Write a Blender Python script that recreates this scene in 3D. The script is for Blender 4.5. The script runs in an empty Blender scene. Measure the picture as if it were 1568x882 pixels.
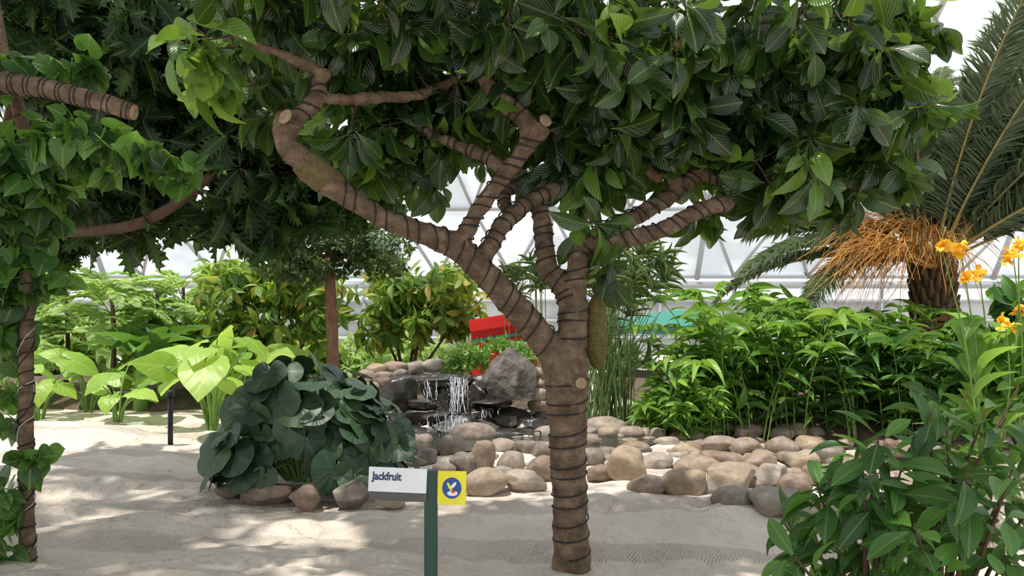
import bpy, math, random
import numpy as np
from mathutils import Vector, noise as mnoise
random.seed(5)
rng = np.random.default_rng(11)
F = 1132.4
CAMH = 1.6
def S(u, v, Y):
    """image pixel coordinates u, v placed at an assumed depth Y -> world metres"""
    return np.array(((u-784)*Y/F, Y, CAMH+(480-v)*Y/F))
def GY(v): return CAMH*F/(v-480)
scene = bpy.context.scene
coll = scene.collection

# ------------------------------------------------------------------ materials
def new_mat(name):
    m = bpy.data.materials.new(name); m.use_nodes = True
    nt = m.node_tree; nt.nodes.clear()
    return m, nt, nt.nodes, nt.links
def ramp(nodes, stops):
    r = nodes.new('ShaderNodeValToRGB')
    el = r.color_ramp.elements
    while len(el) > 1: el.remove(el[-1])
    el[0].position = stops[0][0]; el[0].color = (*stops[0][1], 1)
    for p, c in stops[1:]:
        e = el.new(p); e.color = (*c, 1)
    return r
def leaf_mat(name, stops, trans=(0.25, 0.45, 0.05), tf=0.3, rough=0.38, vein=0.5, veinscale=9.0, spec=0.5, bstr=.25, radial=False):
    m, nt, N, L = new_mat(name)
    out = N.new('ShaderNodeOutputMaterial')
    at = N.new('ShaderNodeAttribute'); at.attribute_name = 'rnd'
    r = ramp(N, stops); L.new(at.outputs['Fac'], r.inputs[0])
    uv = N.new('ShaderNodeUVMap'); uv.uv_map = 'UVMap'
    sep = N.new('ShaderNodeSeparateXYZ'); L.new(uv.outputs[0], sep.inputs[0])
    sub = N.new('ShaderNodeMath'); sub.operation = 'SUBTRACT'; sub.inputs[1].default_value = 0.5
    L.new(sep.outputs[0], sub.inputs[0])
    mr = N.new('ShaderNodeMapRange'); mr.inputs[3].default_value = vein; mr.inputs[4].default_value = 0.0
    mu = N.new('ShaderNodeMath'); mu.operation = 'MULTIPLY'
    sn = N.new('ShaderNodeMath'); sn.operation = 'SINE'
    if radial:   # veins fanning out from the leaf centre
        s2 = N.new('ShaderNodeMath'); s2.operation = 'SUBTRACT'; s2.inputs[1].default_value = 0.5; L.new(sep.outputs[1], s2.inputs[0])
        an = N.new('ShaderNodeMath'); an.operation = 'ARCTAN2'; L.new(sub.outputs[0], an.inputs[0]); L.new(s2.outputs[0], an.inputs[1])
        mu.inputs[1].default_value = 9; L.new(an.outputs[0], mu.inputs[0]); L.new(mu.outputs[0], sn.inputs[0])
        mr.inputs[1].default_value = -1.0; mr.inputs[2].default_value = -.9; L.new(sn.outputs[0], mr.inputs[0])
    else:
        ab = N.new('ShaderNodeMath'); ab.operation = 'ABSOLUTE'; L.new(sub.outputs[0], ab.inputs[0])
        mr.inputs[1].default_value = 0.0; mr.inputs[2].default_value = 0.05; L.new(ab.outputs[0], mr.inputs[0])
        ad = N.new('ShaderNodeMath'); ad.operation = 'MULTIPLY_ADD'; ad.inputs[1].default_value = -1.0
        L.new(ab.outputs[0], ad.inputs[0]); L.new(sep.outputs[1], ad.inputs[2])
        mu.inputs[1].default_value = veinscale*6.283; L.new(ad.outputs[0], mu.inputs[0]); L.new(mu.outputs[0], sn.inputs[0])
    mx = N.new('ShaderNodeMixRGB'); L.new(mr.outputs[0], mx.inputs[0]); L.new(r.outputs[0], mx.inputs[1])
    mx.inputs[2].default_value = (trans[0]*0.9+0.03, trans[1]*0.75+0.02, trans[2]+0.05, 1)
    bp = N.new('ShaderNodeBump'); bp.inputs['Strength'].default_value = bstr; bp.inputs['Distance'].default_value = 0.004
    L.new(sn.outputs[0], bp.inputs['Height'])
    p = N.new('ShaderNodeBsdfPrincipled'); L.new(mx.outputs[0], p.inputs['Base Color'])
    p.inputs['Roughness'].default_value = rough; p.inputs['Specular IOR Level'].default_value = spec
    L.new(bp.outputs[0], p.inputs['Normal'])
    t = N.new('ShaderNodeBsdfTranslucent')
    mt = N.new('ShaderNodeMixRGB'); mt.inputs[0].default_value = 0.6
    L.new(mx.outputs[0], mt.inputs[1]); mt.inputs[2].default_value = (*trans, 1)
    L.new(mt.outputs[0], t.inputs[0])
    ms = N.new('ShaderNodeMixShader'); ms.inputs[0].default_value = tf
    L.new(p.outputs[0], ms.inputs[1]); L.new(t.outputs[0], ms.inputs[2]); L.new(ms.outputs[0], out.inputs[0])
    return m
def noise_mat(name, stops, scale=8, detail=6, rough=0.8, bump=0.3, bdist=0.01, bscale=None, stretch=(1, 1, 1), spec=0.3, rndmix=0.0, rndstops=None, metallic=0):
    m, nt, N, L = new_mat(name)
    out = N.new('ShaderNodeOutputMaterial'); p = N.new('ShaderNodeBsdfPrincipled')
    tc = N.new('ShaderNodeTexCoord'); mp = N.new('ShaderNodeMapping'); mp.inputs['Scale'].default_value = stretch
    L.new(tc.outputs['Object'], mp.inputs[0])
    n = N.new('ShaderNodeTexNoise'); n.inputs['Scale'].default_value = scale; n.inputs['Detail'].default_value = detail
    n.inputs['Roughness'].default_value = 0.65
    L.new(mp.outputs[0], n.inputs[0])
    r = ramp(N, stops); L.new(n.outputs[0], r.inputs[0])
    col = r.outputs[0]
    if rndstops:
        at = N.new('ShaderNodeAttribute'); at.attribute_name = 'rnd'
        r2 = ramp(N, rndstops); L.new(at.outputs['Fac'], r2.inputs[0])
        mx = N.new('ShaderNodeMixRGB'); mx.blend_type = 'MIX'; mx.inputs[0].default_value = rndmix
        L.new(col, mx.inputs[1]); L.new(r2.outputs[0], mx.inputs[2]); col = mx.outputs[0]
    L.new(col, p.inputs['Base Color'])
    p.inputs['Roughness'].default_value = rough; p.inputs['Specular IOR Level'].default_value = spec
    p.inputs['Metallic'].default_value = metallic
    n2 = N.new('ShaderNodeTexNoise'); n2.inputs['Scale'].default_value = bscale or scale*3; n2.inputs['Detail'].default_value = 8
    L.new(mp.outputs[0], n2.inputs[0])
    b = N.new('ShaderNodeBump'); b.inputs['Strength'].default_value = bump; b.inputs['Distance'].default_value = bdist
    L.new(n2.outputs[0], b.inputs['Height']); L.new(b.outputs[0], p.inputs['Normal'])
    L.new(p.outputs[0], out.inputs[0])
    return m
def plain(name, col, rough=0.5, metallic=0.0, spec=0.5):
    return noise_mat(name, [(0.3, tuple(c*0.9 for c in col)), (0.7, col)], scale=20, rough=rough, bump=0.03, bdist=0.002, spec=spec, metallic=metallic)

M_jack = leaf_mat('jackfruit_leaf', [(0, (0.010, 0.028, 0.012)), (0.45, (0.02, 0.057, 0.016)), (0.72, (0.05, 0.125, 0.024)), (0.9, (0.14, 0.27, 0.042)), (1, (0.24, 0.4, 0.06))], trans=(0.32, 0.52, 0.05), tf=0.26, rough=0.25, spec=.7)
M_bread = leaf_mat('breadfruit_leaf', [(0, (0.011, 0.028, 0.012)), (0.7, (0.024, 0.056, 0.018)), (1, (0.06, 0.13, 0.03))], trans=(0.2, 0.36, 0.04), tf=0.22, rough=0.48, spec=.35)
M_vine = leaf_mat('vine_leaf', [(0, (0.02, 0.06, 0.015)), (0.6, (0.04, 0.12, 0.025)), (1, (0.14, 0.31, 0.05))], trans=(0.32, 0.58, 0.06), tf=0.32, rough=0.38)
M_taro = leaf_mat('taro_leaf', [(0, (0.12, 0.26, 0.035)), (0.5, (0.22, 0.4, 0.05)), (1, (0.38, 0.56, 0.1))], trans=(0.6, 0.85, 0.12), tf=0.46, rough=0.4, veinscale=6)
M_leo = leaf_mat('leopard_leaf', [(0, (0.014, 0.038, 0.019)), (0.6, (0.026, 0.064, 0.028)), (1, (0.055, 0.108, 0.042))], trans=(0.1, 0.18, 0.07), tf=0.08, rough=0.46, vein=0.2, radial=True, bstr=.45, spec=.45)
M_cacao = leaf_mat('cacao_leaf', [(0, (0.045, 0.12, 0.02)), (0.4, (0.09, 0.21, 0.03)), (0.8, (0.24, 0.37, 0.055)), (0.92, (0.46, 0.46, 0.08)), (1, (0.4, 0.21, 0.06))], trans=(0.52, 0.7, 0.08), tf=0.4)
M_small = leaf_mat('ficus_leaf', [(0, (0.03, 0.065, 0.025)), (1, (0.09, 0.16, 0.05))], trans=(0.25, 0.38, 0.05), tf=0.3)
M_light = leaf_mat('feathery_leaf', [(0, (0.2, 0.36, 0.07)), (1, (0.45, 0.6, 0.22))], trans=(0.6, 0.8, 0.2), tf=0.45, rough=0.5)
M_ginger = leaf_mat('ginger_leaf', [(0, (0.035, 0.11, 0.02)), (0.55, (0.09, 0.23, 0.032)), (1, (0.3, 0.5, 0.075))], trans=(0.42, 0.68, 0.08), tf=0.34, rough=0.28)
M_palm = leaf_mat('palm_leaflet', [(0, (0.09, 0.14, 0.08)), (0.6, (0.155, 0.22, 0.125)), (1, (0.3, 0.37, 0.22))], trans=(0.38, 0.48, 0.2), tf=0.32, rough=0.4, vein=0.2)
M_pap = leaf_mat('papyrus_stem', [(0, (0.12, 0.2, 0.06)), (1, (0.28, 0.4, 0.15))], trans=(0.45, 0.55, 0.2), tf=0.3)
M_fore = leaf_mat('foreground_leaf', [(0, (0.018, 0.065, 0.016)), (0.6, (0.042, 0.13, 0.028)), (1, (0.13, 0.3, 0.055))], trans=(0.3, 0.58, 0.06), tf=0.28, rough=0.4)
M_canna = leaf_mat('canna_leaf', [(0, (0.06, 0.18, 0.03)), (1, (0.28, 0.5, 0.08))], trans=(0.45, 0.75, 0.07), tf=0.4, rough=0.35)
M_cord = leaf_mat('cordyline_leaf', [(0, (0.035, 0.015, 0.015)), (0.5, (0.08, 0.025, 0.022)), (0.7, (0.05, 0.09, 0.03)), (1, (0.1, 0.2, 0.05))], trans=(0.3, 0.15, 0.06), tf=0.25, rough=0.35, vein=0.2)
M_orange = leaf_mat('orange_petal', [(0, (0.95, 0.48, 0.02)), (1, (1.0, 0.68, 0.07))], trans=(1.0, 0.62, 0.05), tf=0.35, vein=0.0)
M_date = leaf_mat('date_strand', [(0, (0.45, 0.19, 0.03)), (1, (0.76, 0.41, 0.11))], trans=(0.8, 0.42, 0.1), tf=0.2, vein=0.0)
M_bark = noise_mat('jackfruit_bark', [(0.28, (0.07, 0.046, 0.03)), (0.5, (0.165, 0.112, 0.074)), (0.72, (0.3, 0.215, 0.145))], scale=10, stretch=(1, 1, 1.2), bump=1.0, bdist=0.025, bscale=34, rough=0.88)
M_cut = noise_mat('cut_wood', [(0.3, (0.26, 0.18, 0.11)), (0.7, (0.46, 0.35, 0.24))], scale=30, rough=0.9)
M_lichen = noise_mat('lichen', [(0.3, (0.085, 0.072, 0.032)), (0.7, (0.2, 0.145, 0.07))], scale=30, rough=0.95, bump=0.8)
M_bark2 = noise_mat('brown_bark', [(0.3, (0.06, 0.036, 0.026)), (0.7, (0.15, 0.09, 0.06))], scale=12, stretch=(1, 1, 0.4), bump=0.5, rough=0.9)
M_barkred = noise_mat('red_bark', [(0.3, (0.13, 0.065, 0.042)), (0.7, (0.27, 0.145, 0.095))], scale=12, stretch=(1, 1, 0.4), bump=0.5, rough=0.9)
M_petiole = noise_mat('petiole_green', [(0.3, (0.12, 0.22, 0.05)), (0.7, (0.22, 0.36, 0.08))], scale=15, rough=0.5)
M_wire = plain('wire_tube', (0.02, 0.016, 0.015), rough=0.6)
M_wirew = plain('white_tie', (0.6, 0.6, 0.58), rough=0.5)

# ------------------------------------------------------------------ mesh bag
class Bag:
    def __init__(s): s.V=[]; s.Q=[]; s.T=[]; s.UV=[]; s.R=[]; s.n=0
    def add(s, V, Q=None, T=None, UV=None, R=None):
        V=np.asarray(V, float); k=len(V)
        s.V.append(V)
        if Q is not None and len(Q): s.Q.append(np.asarray(Q, int)+s.n)
        if T is not None and len(T): s.T.append(np.asarray(T, int)+s.n)
        s.UV.append(np.zeros((k, 2))+0.25 if UV is None else UV)
        s.R.append(np.zeros(k)+(0.5 if R is None else R) if np.ndim(R) == 0 or R is None else R)
        s.n += k
    def build(s, name, mat, parent=None, smooth=True):
        V=np.concatenate(s.V); UV=np.concatenate(s.UV); R=np.concatenate(s.R)
        Q=np.concatenate(s.Q) if s.Q else np.zeros((0, 4), int)
        T=np.concatenate(s.T) if s.T else np.zeros((0, 3), int)
        me=bpy.data.meshes.new(name)
        me.vertices.add(len(V)); me.vertices.foreach_set('co', V.astype(np.float32).ravel())
        li=np.concatenate([Q.ravel(), T.ravel()]).astype(np.int32)
        me.loops.add(len(li)); me.loops.foreach_set('vertex_index', li)
        tot=np.concatenate([np.full(len(Q), 4), np.full(len(T), 3)])
        st=np.concatenate([[0], np.cumsum(tot)[:-1]]).astype(np.int32)
        me.polygons.add(len(tot)); me.polygons.foreach_set('loop_start', st)
        me.update(calc_edges=True)
        uvl=me.uv_layers.new(name='UVMap'); uvl.data.foreach_set('uv', UV[li].astype(np.float32).ravel())
        a=me.attributes.new('rnd', 'FLOAT', 'POINT'); a.data.foreach_set('value', R.astype(np.float32))
        me.polygons.foreach_set('use_smooth', np.full(len(tot), smooth))
        me.materials.append(mat); me.validate()
        ob=bpy.data.objects.new(name, me); coll.objects.link(ob)
        if parent: ob.parent=parent
        return ob
def empty(name):
    e=bpy.data.objects.new(name, None); coll.objects.link(e); e.empty_display_size=0.2; return e
def nrm(a):
    a=np.asarray(a, float); return a/np.maximum(np.linalg.norm(a, axis=-1, keepdims=True), 1e-9)

# leaf templates ------------------------------------------------------
def tpl_blade(prof, rows=7, cols=3, fold=0.12, bend=0.6, lobes=None):
    ts=np.linspace(0, 1, rows+1); th=bend*ts
    y=np.concatenate([[0], np.cumsum(np.cos(th[:-1]))])/rows; z=-np.concatenate([[0], np.cumsum(np.sin(th[:-1]))])/rows
    V=[]; UV=[]
    for i, t in enumerate(ts):
        w=prof(t)
        for j in range(cols):
            s=-1+2*j/(cols-1); ww=w; yy=y[i]
            if lobes and abs(s) > 0.6:
                ww=w*(1.0 if i % 2 == 1 else lobes); yy+= (0.07 if i % 2 == 1 else -0.02)
            V.append((s*ww, yy, z[i]+abs(s)*fold*ww)); UV.append((0.5+s*ww*0.9, t))
    Q=[(i*cols+j, i*cols+j+1, (i+1)*cols+j+1, (i+1)*cols+j) for i in range(rows) for j in range(cols-1)]
    return np.array(V), np.array(Q), np.array(UV)
def tpl_polar(table, segs=22, rings=3, cup=0.15, ripple=0.02, k=7):
    a=np.array([p[0] for p in table], float); r=np.array([p[1] for p in table], float)
    V=[]; UV=[]
    for i in range(rings+1):
        q=[0.03, 0.4, 0.75, 1.0][i] if rings == 3 else 0.02+0.98*i/rings
        for j in range(segs):
            ph=-180+360*j/segs
            rr=np.interp(abs(ph), a, r)*q; p=math.radians(ph)
            V.append((math.sin(p)*rr, math.cos(p)*rr, -cup*rr*rr+ripple*q*q*math.sin(k*p)+0.04*q*abs(math.sin(p))))
            UV.append((0.5+math.sin(p)*rr*0.9, 0.5+math.cos(p)*rr*0.5))
    V=np.array(V); w=V[:, 0].max()-V[:, 0].min(); h=V[:, 1].max()-V[:, 1].min()
    V[:, 0]/=w; V[:, 1]/=h; V[:, 2]/=h
    Q=[(i*segs+j, i*segs+(j+1) % segs, (i+1)*segs+(j+1) % segs, (i+1)*segs+j) for i in range(rings) for j in range(segs)]
    return V, np.array(Q), np.array(UV)
def prof_obov(t): return 0.03 if t < 0.08 else 0.5*max(0.02, math.sin(math.pi*min(1, ((t-0.06)/0.94))**1.35))**0.75
def prof_ell(t): return 0.03 if t < 0.06 else 0.5*max(0.015, math.sin(math.pi*(t-0.04)/0.96))**0.8
def prof_lan(t): return 0.5*max(0.02, math.sin(math.pi*(0.06+0.94*t)**0.8))**0.9
def prof_strip(t): return 0.5*(1-t**3)*min(1, 0.3+t*4)
T_jack=tpl_blade(prof_obov, 9, 3, 0.22, 0.9)
T_ell=tpl_blade(prof_ell, 7, 3, 0.2, 0.7)
T_lan=tpl_blade(prof_lan, 6, 3, 0.25, 0.9)
T_strip=tpl_blade(prof_strip, 4, 3, 0.3, 0.8)
T_tiny=tpl_blade(prof_ell, 3, 3, 0.15, 0.3)
T_big=tpl_blade(prof_ell, 10, 5, 0.25, 1.0)
T_bread=tpl_blade(prof_ell, 13, 5, 0.15, 0.8, lobes=0.38)
T_heart=tpl_polar([(0, 1.0), (15, .74), (40, .6), (80, .52), (120, .5), (150, .42), (170, .22), (180, .06)], 20, 3, 0.2, 0.012)
T_taro=tpl_polar([(0, 1.0), (12, .8), (35, .6), (70, .5), (110, .48), (150, .6), (166, .5), (176, .2), (180, .08)], 26, 3, 0.35, 0.025)
T_round=tpl_polar([(0, .5), (60, .5), (120, .5), (155, .48), (170, .35), (180, .05)], 40, 3, 0.3, 0.018, 7)

def leaves(bag, tpl, P, D, N, L, W, zf=None, R=None):
    tv, tq, tuv=tpl; n=len(P); M=len(tv)
    D=nrm(D); X=nrm(np.cross(D, N)); Z=np.cross(X, D)
    L=np.zeros(n)+L; W=np.zeros(n)+W
    zf=np.ones(n) if zf is None else zf
    R=rng.random(n) if R is None else R
    V=(P[:, None]+tv[None, :, 0:1]*W[:, None, None]*X[:, None]+tv[None, :, 1:2]*L[:, None, None]*D[:, None]
       +tv[None, :, 2:3]*(L*zf)[:, None, None]*Z[:, None])
    Q=(tq[None]+(np.arange(n)*M)[:, None, None]).reshape(-1, 4)
    bag.add(V.reshape(-1, 3), Q, UV=np.tile(tuv, (n, 1)), R=np.repeat(R, M))
def rosettes(bag, tpl, C, A, k, L, Wr, ang=(40, 100), g=0.3, lvar=0.3, up=0.5, off=0.02, R=None, jit=.12):
    n=len(C); C=np.repeat(C, k, 0); A=nrm(np.repeat(nrm(A), k, 0))
    m=len(C); az=np.tile(np.arange(k)*2.39996, n)+rng.random(m)*0.9
    a=np.radians(rng.uniform(ang[0], ang[1], m))
    ref=np.where(np.abs(A[:, 2:3]) > 0.9, np.array([[1., 0, 0]]), np.array([[0, 0, 1.]]))
    B=nrm(np.cross(A, ref)); Cc=np.cross(A, B)
    rad=B*np.cos(az)[:, None]+Cc*np.sin(az)[:, None]
    D=A*np.cos(a)[:, None]+rad*np.sin(a)[:, None]; N=A*np.sin(a)[:, None]-rad*np.cos(a)[:, None]
    D=nrm(D+np.array([0, 0, -1.])*(g*rng.random(m))[:, None]+rng.normal(0, jit, (m, 3)))
    N=N+np.array([0, 0, up])+rng.normal(0, 0.25+jit, (m, 3))
    l=L*(1+rng.uniform(-lvar, lvar, m))
    leaves(bag, tpl, C+D*off+A*rng.uniform(-1.2, 0.3, (m, 1))*off*2, D, N, l, l*Wr*rng.uniform(0.85, 1.15, m), zf=rng.uniform(0.3, 1.5, m), R=R)

# tubes ---------------------------------------------------------------
def catmull(P, sub=6):
    P=np.asarray(P, float); Q=np.vstack([2*P[0]-P[1], P, 2*P[-1]-P[-2]]); out=[]
    for i in range(1, len(Q)-2):
        p0, p1, p2, p3=Q[i-1:i+3]
        for t in np.linspace(0, 1, sub, endpoint=False):
            out.append(0.5*((2*p1)+(-p0+p2)*t+(2*p0-5*p1+4*p2-p3)*t*t+(-p0+3*p1-3*p2+p3)*t**3))
    out.append(P[-1]); return np.array(out)
def frames(P):
    T=nrm(np.gradient(P, axis=0)); ref=np.array([0, 1., 0]) if abs(T[0][1]) < 0.9 else np.array([1., 0, 0])
    u=nrm(np.cross(T[0], ref)); U=[]
    for t in T:
        u=nrm(u-t*np.dot(u, t)); U.append(u)
    U=np.array(U); return T, U, np.cross(T, U)
def tube(bag, P, r, sides=8, R=None, cap=True, wob=0.0):
    P=np.asarray(P, float); n=len(P); r=np.zeros(n)+r; T, U, W=frames(P)
    a=np.arange(sides)*2*math.pi/sides
    rr=r[:, None]*(1+(wob*np.sin(a*3+np.arange(n)[:, None]*0.7) if wob else 0*a))
    V=P[:, None]+rr[:, :, None]*(np.cos(a)[None, :, None]*U[:, None]+np.sin(a)[None, :, None]*W[:, None])
    V=V.reshape(-1, 3)
    Q=[(i*sides+j, i*sides+(j+1) % sides, (i+1)*sides+(j+1) % sides, (i+1)*sides+j) for i in range(n-1) for j in range(sides)]
    Tt=[]
    if cap:
        V=np.vstack([V, P[0], P[-1]])
        for j in range(sides):
            Tt.append(((j+1) % sides, j, n*sides)); Tt.append(((n-1)*sides+j, (n-1)*sides+(j+1) % sides, n*sides+1))
    bag.add(V, Q, Tt, R=rng.random() if R is None else R)
def helix(bag, P4, pitch=0.09, rw=0.005, extra=0.002, s0=0.0, s1=1.0, jitter=0.12):
    P=P4[:, :3]; r=P4[:, 3]; seg=np.linalg.norm(np.diff(P, axis=0), axis=1); s=np.concatenate([[0], np.cumsum(seg)])
    T, U, W=frames(P); tot=s[-1]; a0=s0*tot; a1=s1*tot
    n=max(8, int((a1-a0)/pitch*16)); ss=np.linspace(a0, a1, n)
    f=rng.uniform(5, 12); ph=2*math.pi*(ss/pitch)+jitter*6*(0.8*np.sin(ss*f)+.5*np.sin(ss*f*2.7+1)); ssw=ss+.012*np.sin(ph*.5+1)+.012*np.sin(ph+rng.random()*6)
    g=lambda A: np.stack([np.interp(ssw, s, A[:, i]) for i in range(3)], 1)
    C=g(P); u=nrm(g(U)); w=nrm(g(W)); rr=np.interp(ssw, s, r)+extra
    tube(bag, C+rr[:, None]*(np.cos(ph)[:, None]*u+np.sin(ph)[:, None]*w), rw, 5)
def ell_pts(c, rad, n, p=2.0):
    d=nrm(rng.normal(0, 1, (n, 3))); return np.array(c)+d*(rng.random(n)[:, None]**(1/p))*np.array(rad)
def connect(bag, nodes, C, r=0.006, sag=0.05, maxd=9):
    nodes=np.asarray(nodes)
    d=np.min(np.linalg.norm(C[:, None]-nodes[None], axis=2), axis=1); order=np.argsort(d)
    A=np.zeros_like(C)
    arr=np.zeros((len(nodes)+len(C), 3)); arr[:len(nodes)]=nodes; m=len(nodes)
    for i in order:
        c=C[i]; k=np.argmin(np.linalg.norm(arr[:m]-c, axis=1)); b=arr[k]; L=np.linalg.norm(c-b)
        if L > 1e-3:
            mid=(b+c)/2+rng.normal(0, 0.12*L, 3)-np.array([0, 0, sag*L])
            A[i]=nrm(c-mid)
            if L < maxd:
                P=catmull([b, mid, c], 3); tube(bag, P, np.linspace(r*(1.0+L*1.5), r*0.6, len(P)), 5, cap=False)
        arr[m]=c; m+=1
    return A
def blobs_pts(blobs):
    out=[]
    for (u, v, Y, ru, rv, ry, n) in blobs:
        out.append(ell_pts(S(u, v, Y), (ru*Y/F, ry, rv*Y/F), n))
    return np.vstack(out)

# ------------------------------------------------------------------ ground
def smooth_noise(x, y, freqs, seed):
    r=np.random.default_rng(seed); z=0
    for f, a in freqs:
        for _ in range(5):
            th=r.random()*6.283; ph=r.random()*6.283; z=z+a*np.sin((x*math.cos(th)+y*math.sin(th))*f*r.uniform(.7, 1.3)+ph)/2.2
    return z
def axis_coords(a0, a1, b0, b1, fine, coarse):
    return np.concatenate([np.linspace(a0, b0, coarse, endpoint=False), np.arange(b0, b1, fine), np.linspace(b1, a1, coarse)])
def grid_mesh(name, xs, ys, zf, mat):
    X, Y=np.meshgrid(xs, ys); Z=zf(X, Y); nx, ny=len(xs), len(ys)
    V=np.stack([X, Y, Z], -1).reshape(-1, 3)
    i=np.arange(nx-1)[None]+np.arange(ny-1)[:, None]*nx; Q=np.stack([i, i+1, i+1+nx, i+nx], -1).reshape(-1, 4)
    b=Bag(); b.add(V, Q); return b.build(name, mat)
dents=[(rng.uniform(-5, 4.5), rng.uniform(2.5, 11), rng.uniform(0.08, 0.17), rng.uniform(0.025, 0.055)) for _ in range(330)]
tracks=[(5.9, .06, .5, 1.1), (6.25, .06, .5, 1.1), (7.6, -.05, .7, .4), (4.7, .10, .4, 2.2), (9.0, .05, .6, 0), (3.9, -.12, .3, .6)]
def ground_z(X, Y):
    z=smooth_noise(X, Y, [(0.9, 0.03), (2.6, 0.026), (6, 0.018), (14, 0.009), (30, .0035)], 3)
    for dx, dy, s, d in dents:
        q=((X-dx)**2+((Y-dy)*1.3)**2)/(s*s)
        m=q < 9; z=z-np.where(m, d*np.exp(-q)*(1-0.9*q*0.8), 0)
    for y0, sl, w, ph in tracks:   # cart-wheel tracks, partly blown over
        yc=y0+sl*X+.22*np.sin(X*.8+ph)+.05*np.sin(X*2.3+ph*3); d=np.abs(Y-yc); fade=np.clip(.6+1.2*np.sin(X*.9+ph*5+y0), 0, 1)
        z=z+fade*(-np.where(d < .08, .014+.005*np.sin(X*62+9*d), 0)+np.where((d > .08) & (d < .14), .011, 0))
    for (mx, my, mr, mh) in [(-5.2, 9.4, 0.7, 0.13), (-6.6, 9.9, 0.6, 0.08)]:
        z=z+mh*np.exp(-((X-mx)**2+(Y-my)**2)/mr**2)
    return z
M_sand, nt, N, L=new_mat('sand')
out=N.new('ShaderNodeOutputMaterial'); p=N.new('ShaderNodeBsdfPrincipled'); p.inputs['Roughness'].default_value=0.95; p.inputs['Specular IOR Level'].default_value=0.1
tc=N.new('ShaderNodeTexCoord'); n1=N.new('ShaderNodeTexNoise'); n1.inputs['Scale'].default_value=1.3; n1.inputs['Detail'].default_value=10
L.new(tc.outputs['Object'], n1.inputs[0]); r=ramp(N, [(0.3, (0.56, 0.485, 0.41)), (0.7, (0.70, 0.625, 0.545))]); L.new(n1.outputs[0], r.inputs[0]); L.new(r.outputs[0], p.inputs['Base Color'])
wv=N.new('ShaderNodeTexWave'); wv.wave_type='BANDS'; wv.bands_direction='X'; wv.inputs['Scale'].default_value=14; wv.inputs['Distortion'].default_value=1.5; wv.inputs['Detail Scale'].default_value=1.5
mp=N.new('ShaderNodeMapping'); mp.inputs['Rotation'].default_value=(0, 0, 0.5); L.new(tc.outputs['Object'], mp.inputs[0]); L.new(mp.outputs[0], wv.inputs[0])
wm=N.new('ShaderNodeTexWave'); wm.bands_direction='Y'; wm.inputs['Scale'].default_value=0.28; wm.inputs['Distortion'].default_value=3.5; wm.inputs['Detail']. default_value=1; wm.inputs['Detail Scale'].default_value=0.4
L.new(tc.outputs['Object'], wm.inputs[0]); wr=ramp(N, [(0.72, (0, 0, 0)), (0.8, (1, 1, 1))]); L.new(wm.outputs[0], wr.inputs[0])
ml=N.new('ShaderNodeMath'); ml.operation='MULTIPLY'; L.new(wv.outputs[0], ml.inputs[0]); L.new(wr.outputs[0], ml.inputs[1])
n2=N.new('ShaderNodeTexNoise'); n2.inputs['Scale'].default_value=8; n2.inputs['Detail'].default_value=10; L.new(tc.outputs['Object'], n2.inputs[0])
ad=N.new('ShaderNodeMath'); ad.operation='MULTIPLY_ADD'; ad.inputs[1].default_value=0.13; L.new(ml.outputs[0], ad.inputs[0]); L.new(n2.outputs[0], ad.inputs[2])
bp=N.new('ShaderNodeBump'); bp.inputs['Strength'].default_value=1.0; bp.inputs['Distance'].default_value=0.09; L.new(ad.outputs[0], bp.inputs['Height']); L.new(bp.outputs[0], p.inputs['Normal'])
L.new(p.outputs[0], out.inputs[0])
xs=axis_coords(-45, 45, -6.5, 6.5, 0.033, 18); ys=axis_coords(-8, 60, 2.2, 11.5, 0.033, 18)
grid_mesh('sand_ground', xs, ys, ground_z, M_sand)

M_soil=noise_mat('soil', [(0.3, (0.06, 0.04, 0.03)), (0.7, (0.16, 0.12, 0.08))], scale=9, rough=1, bump=0.8, bdist=0.03)
def bed(name, x0, x1, y0, y1, h, step=0.15):
    xs=np.arange(x0, x1, step); ys=np.arange(y0, y1, step)
    def zf(X, Y):
        e=np.minimum(np.minimum(X-x0, x1-X), np.minimum(Y-y0, y1-Y)); e=e+0.25*np.sin(X*1.7)+0.2*np.sin(Y*2.1+X)
        return -0.12+h*np.clip(e/0.9, 0, 1)+smooth_noise(X, Y, [(3, 0.03), (9, 0.012)], 8)
    return grid_mesh(name, xs, ys, zf, M_soil)
bed('planting_bed_soil', 1.5, 14, 8.9, 20, 0.3)
bed('planting_bed_soil', -16, 1.4, 11.8, 22, 0.28)

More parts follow.
